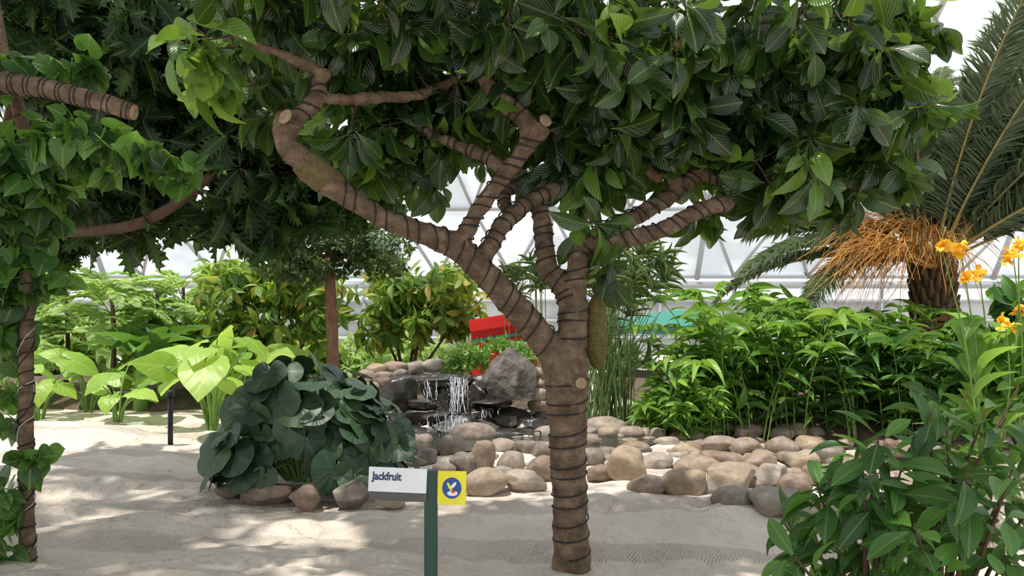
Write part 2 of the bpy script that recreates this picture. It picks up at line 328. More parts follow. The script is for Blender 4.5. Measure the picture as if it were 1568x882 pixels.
# ------------------------------------------------------------------ jackfruit tree
jt=empty('jackfruit_tree')
JY=4.79
def limb(lst):
    A=np.array([[*S(u, v, Y), r*Y/F] for (u, v, Y, r) in lst]); return catmull(A, 7)
limbs={
 'T': [(876, 872, JY, 31), (875, 845, JY, 28), (873, 780, JY, 26.5), (870, 700, JY, 27.5), (868, 630, JY, 30), (868, 590, JY, 33), (867, 560, JY, 34), (868, 530, JY, 27)],
 'L1': [(868, 590, JY, 28), (846, 540, 4.78, 25), (815, 500, 4.75, 22), (775, 455, 4.7, 21), (735, 412, 4.65, 20), (695, 375, 4.6, 20), (640, 355, 4.5, 16.5), (580, 330, 4.4, 15.5), (530, 300, 4.3, 16), (492, 270, 4.25, 23), (458, 243, 4.2, 19), (434, 210, 4.2, 16), (444, 182, 4.15, 20)],
 'L1b': [(436, 215, 4.2, 14), (455, 180, 4.25, 14), (482, 155, 4.3, 13), (488, 120, 4.4, 12), (470, 60, 4.5, 10), (455, -10, 4.6, 8)],
 'L2': [(700, 385, 4.6, 16), (722, 340, 4.6, 12), (748, 300, 4.6, 12.5), (778, 262, 4.6, 13), (806, 225, 4.58, 14), (830, 190, 4.55, 17)],
 'L2b': [(812, 215, 4.57, 12), (800, 180, 4.6, 14), (765, 150, 4.6, 14), (738, 115, 4.6, 12), (718, 70, 4.65, 11), (700, 10, 4.7, 9), (690, -60, 4.8, 7)],
 'L3': [(733, 410, 4.65, 15), (755, 368, 4.72, 14), (782, 330, 4.8, 13), (815, 308, 4.9, 12), (850, 285, 5.0, 11), (872, 240, 5.2, 9), (900, 180, 5.3, 7)],
 'L3b': [(778, 262, 4.6, 10), (742, 240, 4.7, 10), (700, 222, 4.8, 9), (660, 205, 4.9, 7), (620, 180, 5.0, 6)],
 'L3c': [(782, 335, 4.8, 10), (772, 300, 4.95, 9), (800, 275, 5.1, 9), (850, 262, 5.2, 8)],
 'R1': [(868, 575, JY, 28), (875, 520, 4.8, 24), (878, 475, 4.82, 23), (868, 442, 4.85, 21), (845, 420, 4.87, 17), (835, 390, 4.9, 15), (832, 350, 4.95, 14), (828, 310, 5.0, 12.5), (842, 262, 5.1, 11), (880, 200, 5.2, 9)],
 'R2': [(876, 470, 4.82, 20), (884, 415, 4.8, 17), (892, 382, 4.8, 15), (935, 370, 4.78, 14), (985, 360, 4.75, 13), (1030, 345, 4.72, 12), (1072, 322, 4.7, 12), (1108, 314, 4.7, 12), (1118, 322, 4.7, 11)],
 'R3': [(890, 392, 4.8, 14), (930, 352, 4.9, 13), (975, 330, 5.0, 12.5), (1020, 305, 5.05, 12), (1052, 278, 5.1, 11.5), (1075, 265, 5.1, 11), (1112, 276, 5.1, 11), (1155, 283, 5.1, 10), (1230, 260, 5.2, 8)],
 'R4': [(1040, 290, 5.07, 10), (1026, 255, 5.0, 11), (1042, 212, 4.95, 12), (1062, 180, 4.9, 9), (1105, 130, 4.9, 8), (1160, 70, 5, 7)],
 'R5': [(1075, 265, 5.1, 9), (1110, 235, 5.1, 8), (1180, 200, 5.1, 7), (1290, 150, 5.1, 6), (1370, 120, 5.1, 4)],
 'R6': [(1010, 275, 5.07, 9), (985, 250, 5.0, 8), (955, 200, 4.9, 8), (930, 120, 4.8, 7), (940, 20, 4.7, 6)],
 'B1': [(505, 118, 4.38, 8), (470, 100, 4.3, 9), (430, 82, 4.2, 7), (395, 70, 4.15, 6.5), (362, 48, 4.1, 7)],
 'B2': [(482, 150, 4.3, 8), (540, 152, 4.45, 9), (590, 148, 4.6, 9), (640, 146, 4.7, 8), (700, 120, 4.8, 6)],
}
LP={k: limb(v) for k, v in limbs.items()}
tb=Bag()
for k, A in LP.items(): tube(tb, A[:, :3], A[:, 3], 20, wob=0.04)
A=catmull(np.array([[*S(878, 587, 4.76), 0.04], [*S(885, 587, 4.68), 0.05], [*S(889, 587, 4.62), 0.055], [*S(890, 587, 4.6), 0.045]]), 4); tube(tb, A[:, :3], A[:, 3], 16)
trunk=tb.build('trunk', M_bark, jt)
md=trunk.modifiers.new('rm', 'REMESH'); md.mode='VOXEL'; md.voxel_size=0.011; md.use_smooth_shade=True
md=trunk.modifiers.new('sm', 'SMOOTH'); md.factor=0.5; md.iterations=4
tx=bpy.data.textures.new('barkbumps', 'CLOUDS'); tx.noise_scale=0.07
md=trunk.modifiers.new('dp', 'DISPLACE'); md.texture=tx; md.strength=0.028; md.mid_level=0.5
cb=Bag()
def disc(bag, c, n, r, th=0.006):
    n=nrm(n); tube(bag, np.array([c-n*th, c, c+n*th*0.6]), np.array([r, r, r*0.8]), 18)
disc(cb, S(890, 587, 4.585), np.array([0.2, -1, 0]), 0.036)
disc(cb, S(436, 178, 4.09), np.array([-0.4, -0.8, 0.3]), 0.045); disc(cb, S(836, 184, 4.49), np.array([0.4, -0.8, 0.2]), 0.04)
cb.build('cut_branch_faces', M_cut, jt)
A=LP['L1']; i0=[i for i in range(len(A)) if 60 <= i <= 70]; lb=Bag(); tube(lb, A[i0][:, :3]+np.array([0, -.004, .0]), A[i0][:, 3]*np.array([.6]+[1.02]*(len(i0)-2)+[.6]), 18, wob=.04); lb.build('lichen_patch', M_lichen, jt)
wb=Bag()
for k, s0, s1, pt in [('T', .08, .86, .098), ('L1', .12, .78, .1), ('L1b', .1, .7, .08), ('L2', .1, .9, .075), ('L2b', .1, .7, .08), ('L3', .1, .8, .08), ('L3b', .1, .8, .07), ('R1', .1, .9, .08), ('R2', .1, .97, .08), ('R3', .05, .85, .08), ('R4', .1, .6, .07), ('L3c', .1, .8, .07)]:
    helix(wb, LP[k], pt, 0.0052, 0.005, s0, s1)
wb.build('light_wire_wrap', M_wire, jt)

blobs=[(320, 75, 4.2, 45, 45, .4, 13), (430, 20, 4.6, 110, 45, .6, 28), (560, 55, 4.7, 120, 75, .8, 58), (560, 205, 5.0, 65, 60, .5, 22),
 (640, 225, 5.4, 100, 60, .5, 40), (700, 80, 5.0, 130, 95, .9, 62), (690, 180, 5.1, 70, 50, .4, 18), (850, 70, 4.7, 150, 90, .9, 80), (900, 185, 4.9, 110, 70, .6, 40),
 (870, 265, 5.3, 110, 30, .4, 14), (905, 350, 4.75, 22, 22, .15, 3), (918, 405, 4.8, 10, 22, .1, 2), (1000, 100, 4.8, 130, 100, .9, 76), (1050, 185, 5.0, 100, 50, .5, 30), (1150, 100, 4.9, 130, 100, .9, 76), (1200, 205, 5, 110, 65, .7, 50),
 (1260, 80, 5, 120, 90, .9, 66), (1350, 180, 5.1, 60, 75, .6, 38), (1340, 60, 5.1, 60, 60, .7, 38), (1215, 290, 4.9, 60, 35, .4, 11), (1295, 285, 5, 30, 30, .3, 7), (1370, 260, 5, 30, 20, .2, 5), (1100, 325, 5.2, 60, 12, .3, 3),
 (950, 225, 5.6, 260, 50, .5, 54), (800, -140, 4.6, 620, 110, 1.5, 160), (430, 130, 5.4, 80, 70, .4, 20)]
C=blobs_pts(blobs)
nodes=np.vstack([A[::3, :3] for A in LP.values()])
nodes=nodes[nodes[:, 2] > 2.2]
tw=Bag(); A=connect(tw, nodes, C, 0.0065); tw.build('twigs', M_bark2, jt)
rc=rng.beta(.85, 1.75, len(C)); rc[:13]=.88
fb=Bag(); Rr=np.clip(np.repeat(rc, 7)+rng.normal(0, .16, len(C)*7), 0, 1)
rosettes(fb, T_jack, C, A+np.array([0, 0, 0.1])+rng.normal(0, .55, A.shape), 7, 0.25, 0.42, (25, 110), 1.4, 0.33, 0.25, R=Rr, jit=.3, off=.03)
fb.build('leaves', M_jack, jt)

def fruit(parent):
    b=Bag(); Y=4.86; c=S(913, 508, Y); rx, rz=16.5*Y/F, 57*Y/F
    nu, nv=40, 56; V=[]
    for i in range(nv+1):
        for j in range(nu):
            ph=math.pi*i/nv; th=2*math.pi*(j+0.5*(i % 2))/nu
            k=1+(0.05 if (i % 2 == 0 and j % 2 == 0) or (i % 2 == 1 and j % 2 == 1) else -0.02)
            s=math.sin(ph)**0.75 if 0 < i < nv else 0
            V.append((c[0]+rx*s*k*math.cos(th)+0.006*math.sin(ph*3), c[1]+rx*s*k*math.sin(th), c[2]+rz*math.cos(ph)))
    Q=[(i*nu+j, i*nu+(j+1) % nu, (i+1)*nu+(j+1) % nu, (i+1)*nu+j) for i in range(nv) for j in range(nu)]
    b.add(V, Q)
    m=noise_mat('jackfruit_skin', [(0.3, (0.115, 0.1, 0.03)), (0.7, (0.225, 0.18, 0.06))], scale=25, rough=0.7, bump=1.0, bdist=0.01, bscale=160)
    b.build('hanging_jackfruit', m, parent, smooth=False)
    b=Bag(); tube(b, catmull([S(893, 440, 4.84), S(905, 438, 4.85), S(912, 450, Y), S(913, 462, Y)], 5), 0.012, 8); b.build('fruit_stalk', M_bark2, parent)
fruit(jt)

# ------------------------------------------------------------------ breadfruit tree (dark, upper left)
bt=empty('breadfruit_tree')
bb=Bag(); BL=[]
for lst in [[(-60, 700, 7.4, 26), (-50, 480, 7.4, 22), (-20, 380, 7.4, 19), (20, 200, 7.3, 16), (60, 0, 7.2, 12)],
            [(-40, 400, 7.4, 14), (60, 362, 7.1, 10), (140, 353, 6.9, 8), (200, 346, 6.8, 8.5), (255, 322, 6.7, 8), (310, 280, 6.7, 7), (345, 250, 6.8, 6), (390, 180, 6.9, 5), (420, 60, 7, 4)],
            [(20, 200, 7.3, 10), (120, 120, 7, 8), (220, 60, 6.9, 6), (330, 20, 6.9, 5)],
            [(20, 220, 7.3, 9), (90, 250, 7.2, 7), (190, 230, 7.2, 6), (280, 200, 7.2, 5)]]:
    A=limb(lst); BL.append(A); tube(bb, A[:, :3], A[:, 3], 12, wob=0.04)
bb.build('trunk', M_bark2, bt)
C=blobs_pts([(60, 60, 7, 110, 90, .8, 60), (200, 60, 6.8, 110, 90, .8, 65), (330, 60, 7, 100, 90, .8, 60), (440, 90, 7.2, 90, 100, .7, 50), (120, 220, 7.3, 120, 80, .7, 50),
 (250, 200, 7.2, 100, 80, .7, 46), (370, 220, 7.2, 80, 90, .7, 44), (210, 315, 7.4, 90, 50, .6, 26), (380, 325, 7.4, 60, 50, .5, 20), (450, 290, 7.6, 60, 80, .5, 28), (60, 330, 7.8, 80, 70, .6, 28), (150, -150, 7, 350, 100, 1.3, 90), (540, 290, 7.8, 80, 50, .4, 18)])
nodes=np.vstack([a[::3, :3] for a in BL]); nodes=nodes[nodes[:, 2] > 2.2]
tw=Bag(); A=connect(tw, nodes, C, 0.007); tw.build('twigs', M_bark2, bt)
fb=Bag(); rosettes(fb, T_bread, C, A+np.array([0, 0, .1])+rng.normal(0, .3, A.shape), 6, 0.36, 0.62, (50, 120), 1.2, .3, .5); fb.build('leaves', M_bread, bt)

# ------------------------------------------------------------------ out-of-view trees added so their crowns shade and dapple the sand
def added_shade_tree(base, cblobs, k=6, L=.3):
    e=empty('added_shade_tree'); b=Bag(); base=np.array(base, float); nodes=[]
    top=base+np.array([0.1, 0.1, 3.2]); P=catmull([base, base+np.array([.05, 0, 1.6]), top], 6); tube(b, P, np.linspace(.15, .11, len(P)), 14, wob=.05)
    for (x, y, z, rx, ry, rz, n) in cblobs:
        P=catmull([top-np.array([0, 0, .1]), top*.5+np.array([x, y, z])*.5+np.array([0, 0, .15]), np.array([x, y, z])], 6); tube(b, P, np.linspace(.08, .02, len(P)), 8); nodes.append(P[4:])
    b.build('trunk', M_barkred, e)
    C=np.vstack([ell_pts((x, y, z), (rx, ry, rz), n) for (x, y, z, rx, ry, rz, n) in cblobs]); tw=Bag(); A=connect(tw, np.vstack(nodes), C, .007); tw.build('twigs', M_bark2, e)
    fb=Bag(); rosettes(fb, T_ell, C, A+np.array([0, 0, .3])+rng.normal(0, .3, A.shape), k, L, .5, (40, 110), .8, .3, .6); fb.build('leaves', M_jack, e)
added_shade_tree((-4.2, -1.2, 0), [(-4.4, 1.2, 5.4, 1.6, 1.4, .5, 100), (-2.2, 1.4, 5.4, 1.5, 1.4, .5, 125), (-5.6, 3.6, 5.8, 1.5, 1.3, .5, 110), (-4, -1.2, 5.6, 1.5, 1.4, .5, 30), (-3.9, 3.2, 6.0, 1.5, 1.3, .4, 125), (-6.2, 5.2, 5.8, 1.4, 1.4, .4, 90), (-4.2, 5.0, 6.3, 1.3, 1.1, .4, 90)])
added_shade_tree((3.4, -1.4, 0), [(2.8, 1.6, 5.4, 1.5, 1.3, .5, 90), (0.4, 1.8, 5.5, 1.5, 1.3, .5, 115), (4.4, 2.2, 5.6, 1.2, 1.2, .5, 40), (-.8, 2.8, 5.9, 1.3, 1.1, .4, 80), (3.2, -1.2, 5.6, 1.5, 1.4, .5, 30)])

# ------------------------------------------------------------------ vine-covered slim tree (left edge)
vt=empty('vine_covered_tree')
b=Bag(); VL=[]
for lst in [[(42, 868, 4.74, 13), (41, 800, 4.74, 11), (40, 700, 4.74, 10.5), (40, 560, 4.74, 10), (39, 420, 4.74, 9.5), (37, 300, 4.74, 9), (36, 200, 4.7, 9), (20, 140, 4.6, 10), (0, 60, 4.6, 9), (-20, -60, 4.6, 8)],
            [(-120, 120, 4.3, 16), (-40, 122, 4.25, 17), (20, 128, 4.2, 17), (80, 138, 4.15, 15), (150, 155, 4.1, 14), (205, 172, 4.1, 13)],
            [(-120, 120, 4.3, 16), (-180, 300, 4.3, 18), (-190, 600, 4.3, 20), (-190, 900, 4.3, 22)]]:
    A=limb(lst); VL.append(A); tube(b, A[:, :3], A[:, 3], 12, wob=0.05)
b.build('trunk', M_bark, vt)
b=Bag(); helix(b, VL[0], 0.11, 0.005, 0.002, 0, .75); helix(b, VL[1], 0.05, 0.0035, 0.002, .2, 1); helix(b, VL[0], 0.31, 0.004, 0.005, 0, .6); b.build('light_wire_wrap', M_wire, vt)
b=Bag(); helix(b, VL[0], 0.27, 0.0035, 0.004, 0.0, .7); b.build('white_ties', M_wirew, vt)
b=Bag(); disc(b, S(206, 172, 4.1), np.array([1, 0, -.2]), 0.043); b.build('cut_branch_face', M_cut, vt)
C=blobs_pts([(15, 240, 4.6, 40, 60, .3, 26), (60, 260, 4.7, 60, 60, .3, 20), (120, 220, 4.5, 60, 40, .3, 15), (190, 235, 4.5, 70, 34, .3, 12), (270, 250, 4.5, 35, 25, .2, 5), (90, 95, 4.4, 90, 18, .15, 8),
 (10, 330, 4.7, 30, 60, .2, 22), (15, 420, 4.7, 26, 60, .2, 16), (2, 520, 4.7, 12, 60, .15, 8), (0, 640, 4.7, 12, 60, .15, 5), (45, 700, 4.6, 22, 12, .1, 4), (2, 780, 4.6, 14, 90, .15, 8), (80, 330, 4.8, 30, 40, .2, 6), (80, 420, 4.8, 20, 40, .2, 3), (0, 100, 4.4, 40, 30, .2, 6)])
nodes=np.vstack([a[::3, :3] for a in VL])
tw=Bag(); A=connect(tw, nodes, C, 0.004, 0.2); tw.build('vine_stems', M_petiole, vt)
fb=Bag(); rosettes(fb, T_heart, C, A+rng.normal(0, .4, A.shape), 5, 0.155, 0.85, (50, 120), 1.6, .35, .7, off=0.05, jit=.3); fb.build('leaves', M_vine, vt)

# ------------------------------------------------------------------ generic bush / small tree
def woody(name, base, blobs, tpl, k, L, Wr, lm, bm=M_bark2, ang=(40, 110), g=0.6, r0=0.05, tw_r=0.005, trunkpath=None, up=.5):
    e=empty(name); b=Bag(); nodes=[]
    for (u, v, Y, ru, rv, ry, n) in blobs:
        c=S(u, v, Y); m=(base*0.45+c*0.55)+rng.normal(0, .08, 3)
        if trunkpath is None:
            P=catmull([base, base*0.8+c*0.2+np.array([0, 0, .1]), m, c], 6)
            tube(b, P, np.linspace(r0, r0*0.3, len(P)), 8)
        else:
            P=catmull([trunkpath[-1], trunkpath[-1]*.5+c*.5, c], 6); tube(b, P, np.linspace(r0*0.6, r0*0.2, len(P)), 8)
        nodes.append(P[len(P)//3:])
    if trunkpath is not None:
        P=catmull(trunkpath, 6); tube(b, P, np.linspace(r0*1.1, r0*0.85, len(P)), 14, wob=0.04)
    b.build('trunk', bm, e)
    C=blobs_pts(blobs); tw=Bag(); A=connect(tw, np.vstack(nodes), C, tw_r); tw.build('twigs', bm, e)
    fb=Bag(); rosettes(fb, tpl, C, A+np.array([0, 0, .2])+rng.normal(0, .3, A.shape), k, L, Wr, ang, g, .35, up); fb.build('leaves', lm, e)
    return e
def gp(u, v): Y=GY(v); a=S(u, v, Y); a[2]=0.0; return a
B=np.array([(410-784)*13/F, 13, 0])
woody('cacao_tree', B, [(350, 440, 13, 60, 50, .8, 50), (430, 430, 13, 70, 55, .8, 62), (490, 470, 13, 50, 60, .7, 42), (400, 510, 13, 70, 40, .7, 45), (330, 500, 13, 40, 40, .5, 20)], T_ell, 8, .28, .36, M_cacao, g=1.2)
B=np.array([(620-784)*14/F, 14, 0])
woody('cacao_tree', B, [(600, 445, 14, 60, 45, .8, 46), (680, 435, 14, 55, 40, .8, 48), (640, 480, 14, 75, 45, .8, 58), (705, 480, 14, 34, 36, .6, 26), (580, 500, 14, 40, 35, .6, 20)], T_ell, 8, .3, .36, M_cacao, g=1.2)
tp=[np.array([(509-784)*11.5/F, 11.5, 0]), S(509, 520, 11.5), S(506, 450, 11.5), S(503, 395, 11.5)]
woody('ficus_tree', tp[0], [(430, 385, 11.5, 60, 45, .8, 150), (510, 375, 11.5, 70, 50, .9, 170), (585, 385, 11.5, 50, 40, .7, 110), (470, 410, 11.5, 60, 30, .6, 90), (500, 340, 11.5, 90, 40, .8, 120)], T_tiny, 14, .085, .5, M_small, bm=M_barkred, r0=0.09, trunkpath=tp, tw_r=0.004, g=.4)
def frond(lb, sb, base, az, el, Lf, droop, n, ll, lw, r=0.012, vang=0.35, seg=12, tpl=T_strip, rbase=0.1, skew=0.45, roll=0.0):
    P=[np.array(base, float)]; e=el
    for i in range(seg):
        t=(i+1)/seg; e=el-droop*t**1.4
        P.append(P[-1]+Lf/seg*np.array([math.cos(az)*math.cos(e), math.sin(az)*math.cos(e), math.sin(e)]))
    P=np.array(P); tube(sb, P, np.linspace(r, r*.25, len(P)), 5, cap=False)
    T=nrm(np.gradient(P, axis=0)); side=np.array([-math.sin(az), math.cos(az), 0])
    ts=np.linspace(rbase, 0.99, n); idx=ts*seg
    g=lambda A: np.stack([np.interp(idx, np.arange(seg+1), A[:, j]) for j in range(3)], 1)
    p=g(P); t=nrm(g(T)); upv=np.cross(side, t); upv=nrm(np.where(upv[:, 2:3] < 0, -upv, upv))
    sd=nrm(side*math.cos(roll)+upv*math.sin(roll)); upv=nrm(np.cross(sd, t)); upv=np.where(upv[:, 2:3] < 0, -upv, upv)
    env=(np.sin(np.pi*np.clip(ts*0.93+0.05, 0, 1))**0.55)
    for sgn in (-1, 1):
        D=nrm(t*(skew+0.5*ts[:, None])+sgn*sd*0.9+upv*vang+rng.normal(0, .09, (n, 3)))
        leaves(lb, tpl, p, D, upv+rng.normal(0, .3, (n, 3)), ll*env*rng.uniform(.85, 1.1, n), lw, zf=rng.uniform(.3, 1.5, n), R=np.clip(rng.normal(.5, .2, n), 0, 1))
def feathery(name, base, top, nf, Lf):
    e=empty(name); s=Bag(); lb=Bag(); sb=Bag()
    P=catmull([base, (base+top)/2+np.array([.05, 0, 0]), top], 6); tube(s, P, np.linspace(.05, .03, len(P)), 10)
    s.build('trunk', M_bark2, e)
    for i in range(nf):
        h=rng.uniform(.55, 1); c=base*(1-h)+top*h
        frond(lb, sb, c, i*2.4+rng.random()*.4, rng.uniform(.1, .9), Lf*rng.uniform(.7, 1.1), 1.0, 26, .24, .07, r=.01, vang=0.05, tpl=T_tiny, rbase=.25)
    sb.build('stalks', M_petiole, e); lb.build('leaves', M_light, e)
for u, Y, tv in [(170, 13, 430), (100, 14.5, 440), (240, 14, 440), (280, 15.5, 430), (30, 13.5, 500)]:
    feathery('moringa_tree', np.array([(u-784)*Y/F, Y, 0]), S(u, tv, Y), 26, 1.3)

# ------------------------------------------------------------------ elephant ears
def taro(u, v, n, h, L, spread=.5, name='elephant_ear_plant'):
    e=empty(name); Y=GY(v); base=np.array([(u-784)*Y/F, Y, 0.0]); sb=Bag(); lb=Bag()
    Ps=[]; Ds=[]; Ns=[]
    for i in range(n):
        az=i*2.4+rng.random()*.6; hh=h*rng.uniform(.5, 1.1); sp=spread*rng.uniform(.5, 1.2)
        out=np.array([math.cos(az), math.sin(az), 0]); tip=base+out*sp+np.array([0, 0, hh])
        tube(sb, catmull([base+out*.04, base+out*sp*.35+np.array([0, 0, hh*.6]), tip], 6), np.linspace(.018, .008, 13), 7, cap=False)
        D=out*rng.uniform(.6, 1)+np.array([0, 0, rng.uniform(-.6, .35)]); Ps.append(tip); Ds.append(D); Ns.append(out*.3+np.array([0, -.5, 1])+rng.normal(0, .25, 3))
    Ls=L*rng.uniform(.6, 1.1, n); leaves(lb, T_taro, np.array(Ps), np.array(Ds), np.array(Ns), Ls, Ls*.76, zf=rng.uniform(.6, 1.4, n))
    sb.build('stalks', M_petiole, e); lb.build('leaves', M_taro, e)
taro(325, 662, 13, 1.15, .82, .6); taro(372, 640, 12, 1.1, .76, .55); taro(180, 650, 9, .8, .6, .45); taro(135, 632, 9, .85, .58, .5); taro(60, 645, 9, .85, .62, .5); taro(250, 622, 11, 1.15, .74, .6); taro(15, 628, 9, .95, .65, .5); taro(300, 610, 11, 1.3, .8, .6)
taro(390, 606, 11, 1.25, .72, .6)

# ------------------------------------------------------------------ leopard plant mound
lp=empty('leopard_plant'); sb=Bag(); lb=Bag(); c0=np.array([(472-784)*6.75/F, 6.75, 0.1]); n=300
Ps=[]; Ds=[]; Ns=[]
for i in range(n):
    d=nrm(rng.normal(0, 1, 3)); d[2]=abs(d[2])*1.0; d=nrm(d); a_=math.atan2(d[1], d[0]); k=rng.uniform(.68, 1.0)*(1+.08*math.sin(3*a_+1)+.08*math.sin(5*a_+4*d[2]))
    d2=np.sign(d)*np.abs(d)**.75
    tip=c0+d2*np.array([.9, .6, .93])*k+np.array([0, 0, .1])
    if tip[0] > c0[0]+.3: tip[2]-= (tip[0]-c0[0]-.3)*.38
    if tip[0] < c0[0]-.35: tip[2]-= (c0[0]-.35-tip[0])*.42
    tip[2]=max(tip[2], .2)
    tube(sb, catmull([c0+np.array([d[0]*.2, d[1]*.2, 0]), c0*.5+tip*.5+np.array([0, 0, .12]), tip], 4), .007, 5, cap=False)
    out=nrm(np.array([d[0], d[1], 0.0])+1e-4)
    D=np.array([0, 0, -.8])+out*(.3+.7*max(0, d[2]))+rng.normal(0, .38, 3)
    Ds.append(D); Ns.append(d+np.array([0, -.2, .25])+rng.normal(0, .3, 3)); Ps.append(tip)
Ls=rng.uniform(.19, .37, n); leaves(lb, T_round, np.array(Ps), np.array(Ds), np.array(Ns), Ls, Ls*1.12, zf=rng.uniform(.4, 1.9, n))
sb.build('stalks', M_petiole, lp); lb.build('leaves', M_leo, lp)

# ------------------------------------------------------------------ rocks
import bmesh
def ico(sub):
    bm=bmesh.new(); bmesh.ops.create_icosphere(bm, subdivisions=sub, radius=1); V=np.array([v.co[:] for v in bm.verts]); T=np.array([[v.index for v in f.verts] for f in bm.faces]); bm.free(); return V, T
IC={1: ico(1), 3: ico(3), 4: ico(4), 5: ico(5)}
def rock(bag, c, size, rot=0.0, kind='round', R=None, sub=3, tilt=0.0):
    V, T=IC[sub]; V=V.copy(); s=rng.uniform(0, 50, 3)
    if kind == 'ang':
        for _ in range(12):
            nn=nrm(rng.normal(0, 1, 3)); d=rng.uniform(.5, .82); q=V@nn; V=V-np.maximum(0, q-d)[:, None]*nn
        amp, fr=.05, 2.5
    else:
        V=np.sign(V)*np.abs(V)**0.88; amp, fr=.13, 1.0
        for _ in range(4):
            nn=nrm(rng.normal(0, 1, 3)); d=rng.uniform(.68, .9); q=V@nn; V=V-np.maximum(0, q-d)[:, None]*nn*.85
    nz=np.array([mnoise.noise(Vector(v*fr+s)) for v in V]); V=V*(1+amp*2*nz)[:, None]
    V=V*np.array(size)*.5
    ct, st=math.cos(tilt), math.sin(tilt); V=V@np.array([[ct, 0, -st], [0, 1, 0], [st, 0, ct]])
    cr, sr=math.cos(rot), math.sin(rot); V=V@np.array([[cr, sr, 0], [-sr, cr, 0], [0, 0, 1]])
    bag.add(V+np.array(c), T=T, R=rng.random() if R is None else R)
rs=[(0, (0.10, 0.08, 0.065)), (.2, (0.26, 0.235, 0.2)), (.4, (0.3, 0.2, 0.135)), (.6, (0.17, 0.105, 0.075)), (.8, (0.39, 0.34, 0.28)), (1, (0.36, 0.24, 0.11))]
M_stone=noise_mat('river_stone', [(0.3, (0.075, 0.057, 0.044)), (0.5, (0.22, 0.18, 0.145)), (0.7, (0.45, 0.39, 0.325))], scale=12, rough=0.58, bump=0.5, bdist=0.014, bscale=25, rndmix=0.55, rndstops=rs, spec=.4)
M_wet=noise_mat('wet_rock', [(0.3, (0.008, 0.008, 0.007)), (0.7, (0.05, 0.042, 0.032))], scale=6, rough=0.3, bump=0.8, bdist=0.03, bscale=9, spec=.6)
M_gray=noise_mat('gray_boulder', [(0.3, (0.06, 0.052, 0.044)), (0.55, (0.125, 0.11, 0.095)), (0.75, (0.24, 0.215, 0.185))], scale=6, rough=0.7, bump=1.0, bdist=0.09, bscale=6)
stones=[(405,762,85,30,0),(472,768,55,40,1),(540,765,62,45,1),(597,772,45,16,0),(350,755,40,20,0),(690,690,40,36,0),(722,668,68,30,0),(740,702,34,55,0),(713,713,42,32,0),(742,745,62,36,0),(770,690,40,26,0),(803,692,50,26,0),(783,712,40,28,0),(826,724,40,36,0),(803,742,80,30,1),(650,678,30,22,0),(655,703,30,24,0),(835,695,40,30,0),(628,690,40,24,0),(770,730,34,22,0),(680,722,34,20,0),(840,668,40,22,0),(862,690,36,26,0),
 (930,657,60,30,0),(965,668,44,22,0),(932,700,48,22,0),(900,680,34,24,0),(958,722,58,56,0),(995,668,44,20,0),(1003,712,50,26,0),(1020,682,40,18,0),(995,750,62,32,0),(1047,747,66,44,0),(1070,722,68,32,0),(1052,694,44,20,0),(1065,667,38,22,0),(1100,684,60,22,0),(1105,707,60,22,0),(1122,742,88,52,1),(1128,768,74,30,0),(1145,690,45,26,0),(1165,712,50,26,0),(1180,740,66,40,1),(1190,776,76,40,0),(1197,690,42,34,0),(1232,707,46,24,0),(1240,686,46,24,0),(1215,748,50,32,0),(1270,700,44,24,0),(1290,718,50,30,0),(1255,732,50,30,0),(1320,735,66,34,0),(1362,740,56,34,0),(1400,748,60,36,0),(1440,755,60,40,0),(1500,765,70,40,0),(1430,790,80,44,0),(1250,790,60,36,0),(1310,765,60,36,0),(1350,800,80,44,1),(1490,820,90,50,0),(1540,790,70,44,0),(1400,700,60,30,0),(1340,700,50,26,0),(1470,720,60,34,0),(1540,730,60,34,0),(1100,660,50,20,0),(1030,654,40,18,0),(905,705,36,26,0),(920,730,40,24,0),(1145,730,40,26,0),(975,690,40,20,0),(1080,752,36,22,0)]
b=Bag()
for (u, v, w, h, kd) in stones:
    vb=v+h*.42; Y=GY(vb)+.5*min(w, h*1.6)*GY(vb)/F; sc=Y/F
    W=w*sc*1.08; H=h*sc*1.15
    cz=1.6+(480-v)*sc
    rock(b, ((u-784)*sc, Y, max(cz, H*.36)), (W, min(W, H*1.5)*rng.uniform(.8, 1.0), H), rng.uniform(-.3, .3), 'ang' if kd else 'round', sub=4 if w > 55 else 3, tilt=rng.uniform(-.15, .15))
for _ in range(200):
    u=rng.uniform(630, 1560); v=rng.uniform(668, 720) if u < 1000 else rng.uniform(672, 735+(u-1000)*.12)
    if 600 < u < 870 and v < 698: continue
    Y=GY(v); s=rng.uniform(.1, .27); rock(b, ((u-784)*Y/F, Y+.1, s*.15), (s, s*rng.uniform(.7, 1), s*rng.uniform(.4, .65)), rng.uniform(0, 3), sub=3)
for _ in range(90):
    u=rng.uniform(880, 1560); v=rng.uniform(655, 675); Y=GY(v); s=rng.uniform(.15, .34); rock(b, ((u-784)*Y/F, Y, s*.3), (s, s*.8, s*.55), rng.uniform(0, 3), sub=3)
b.build('river_stones', M_stone)

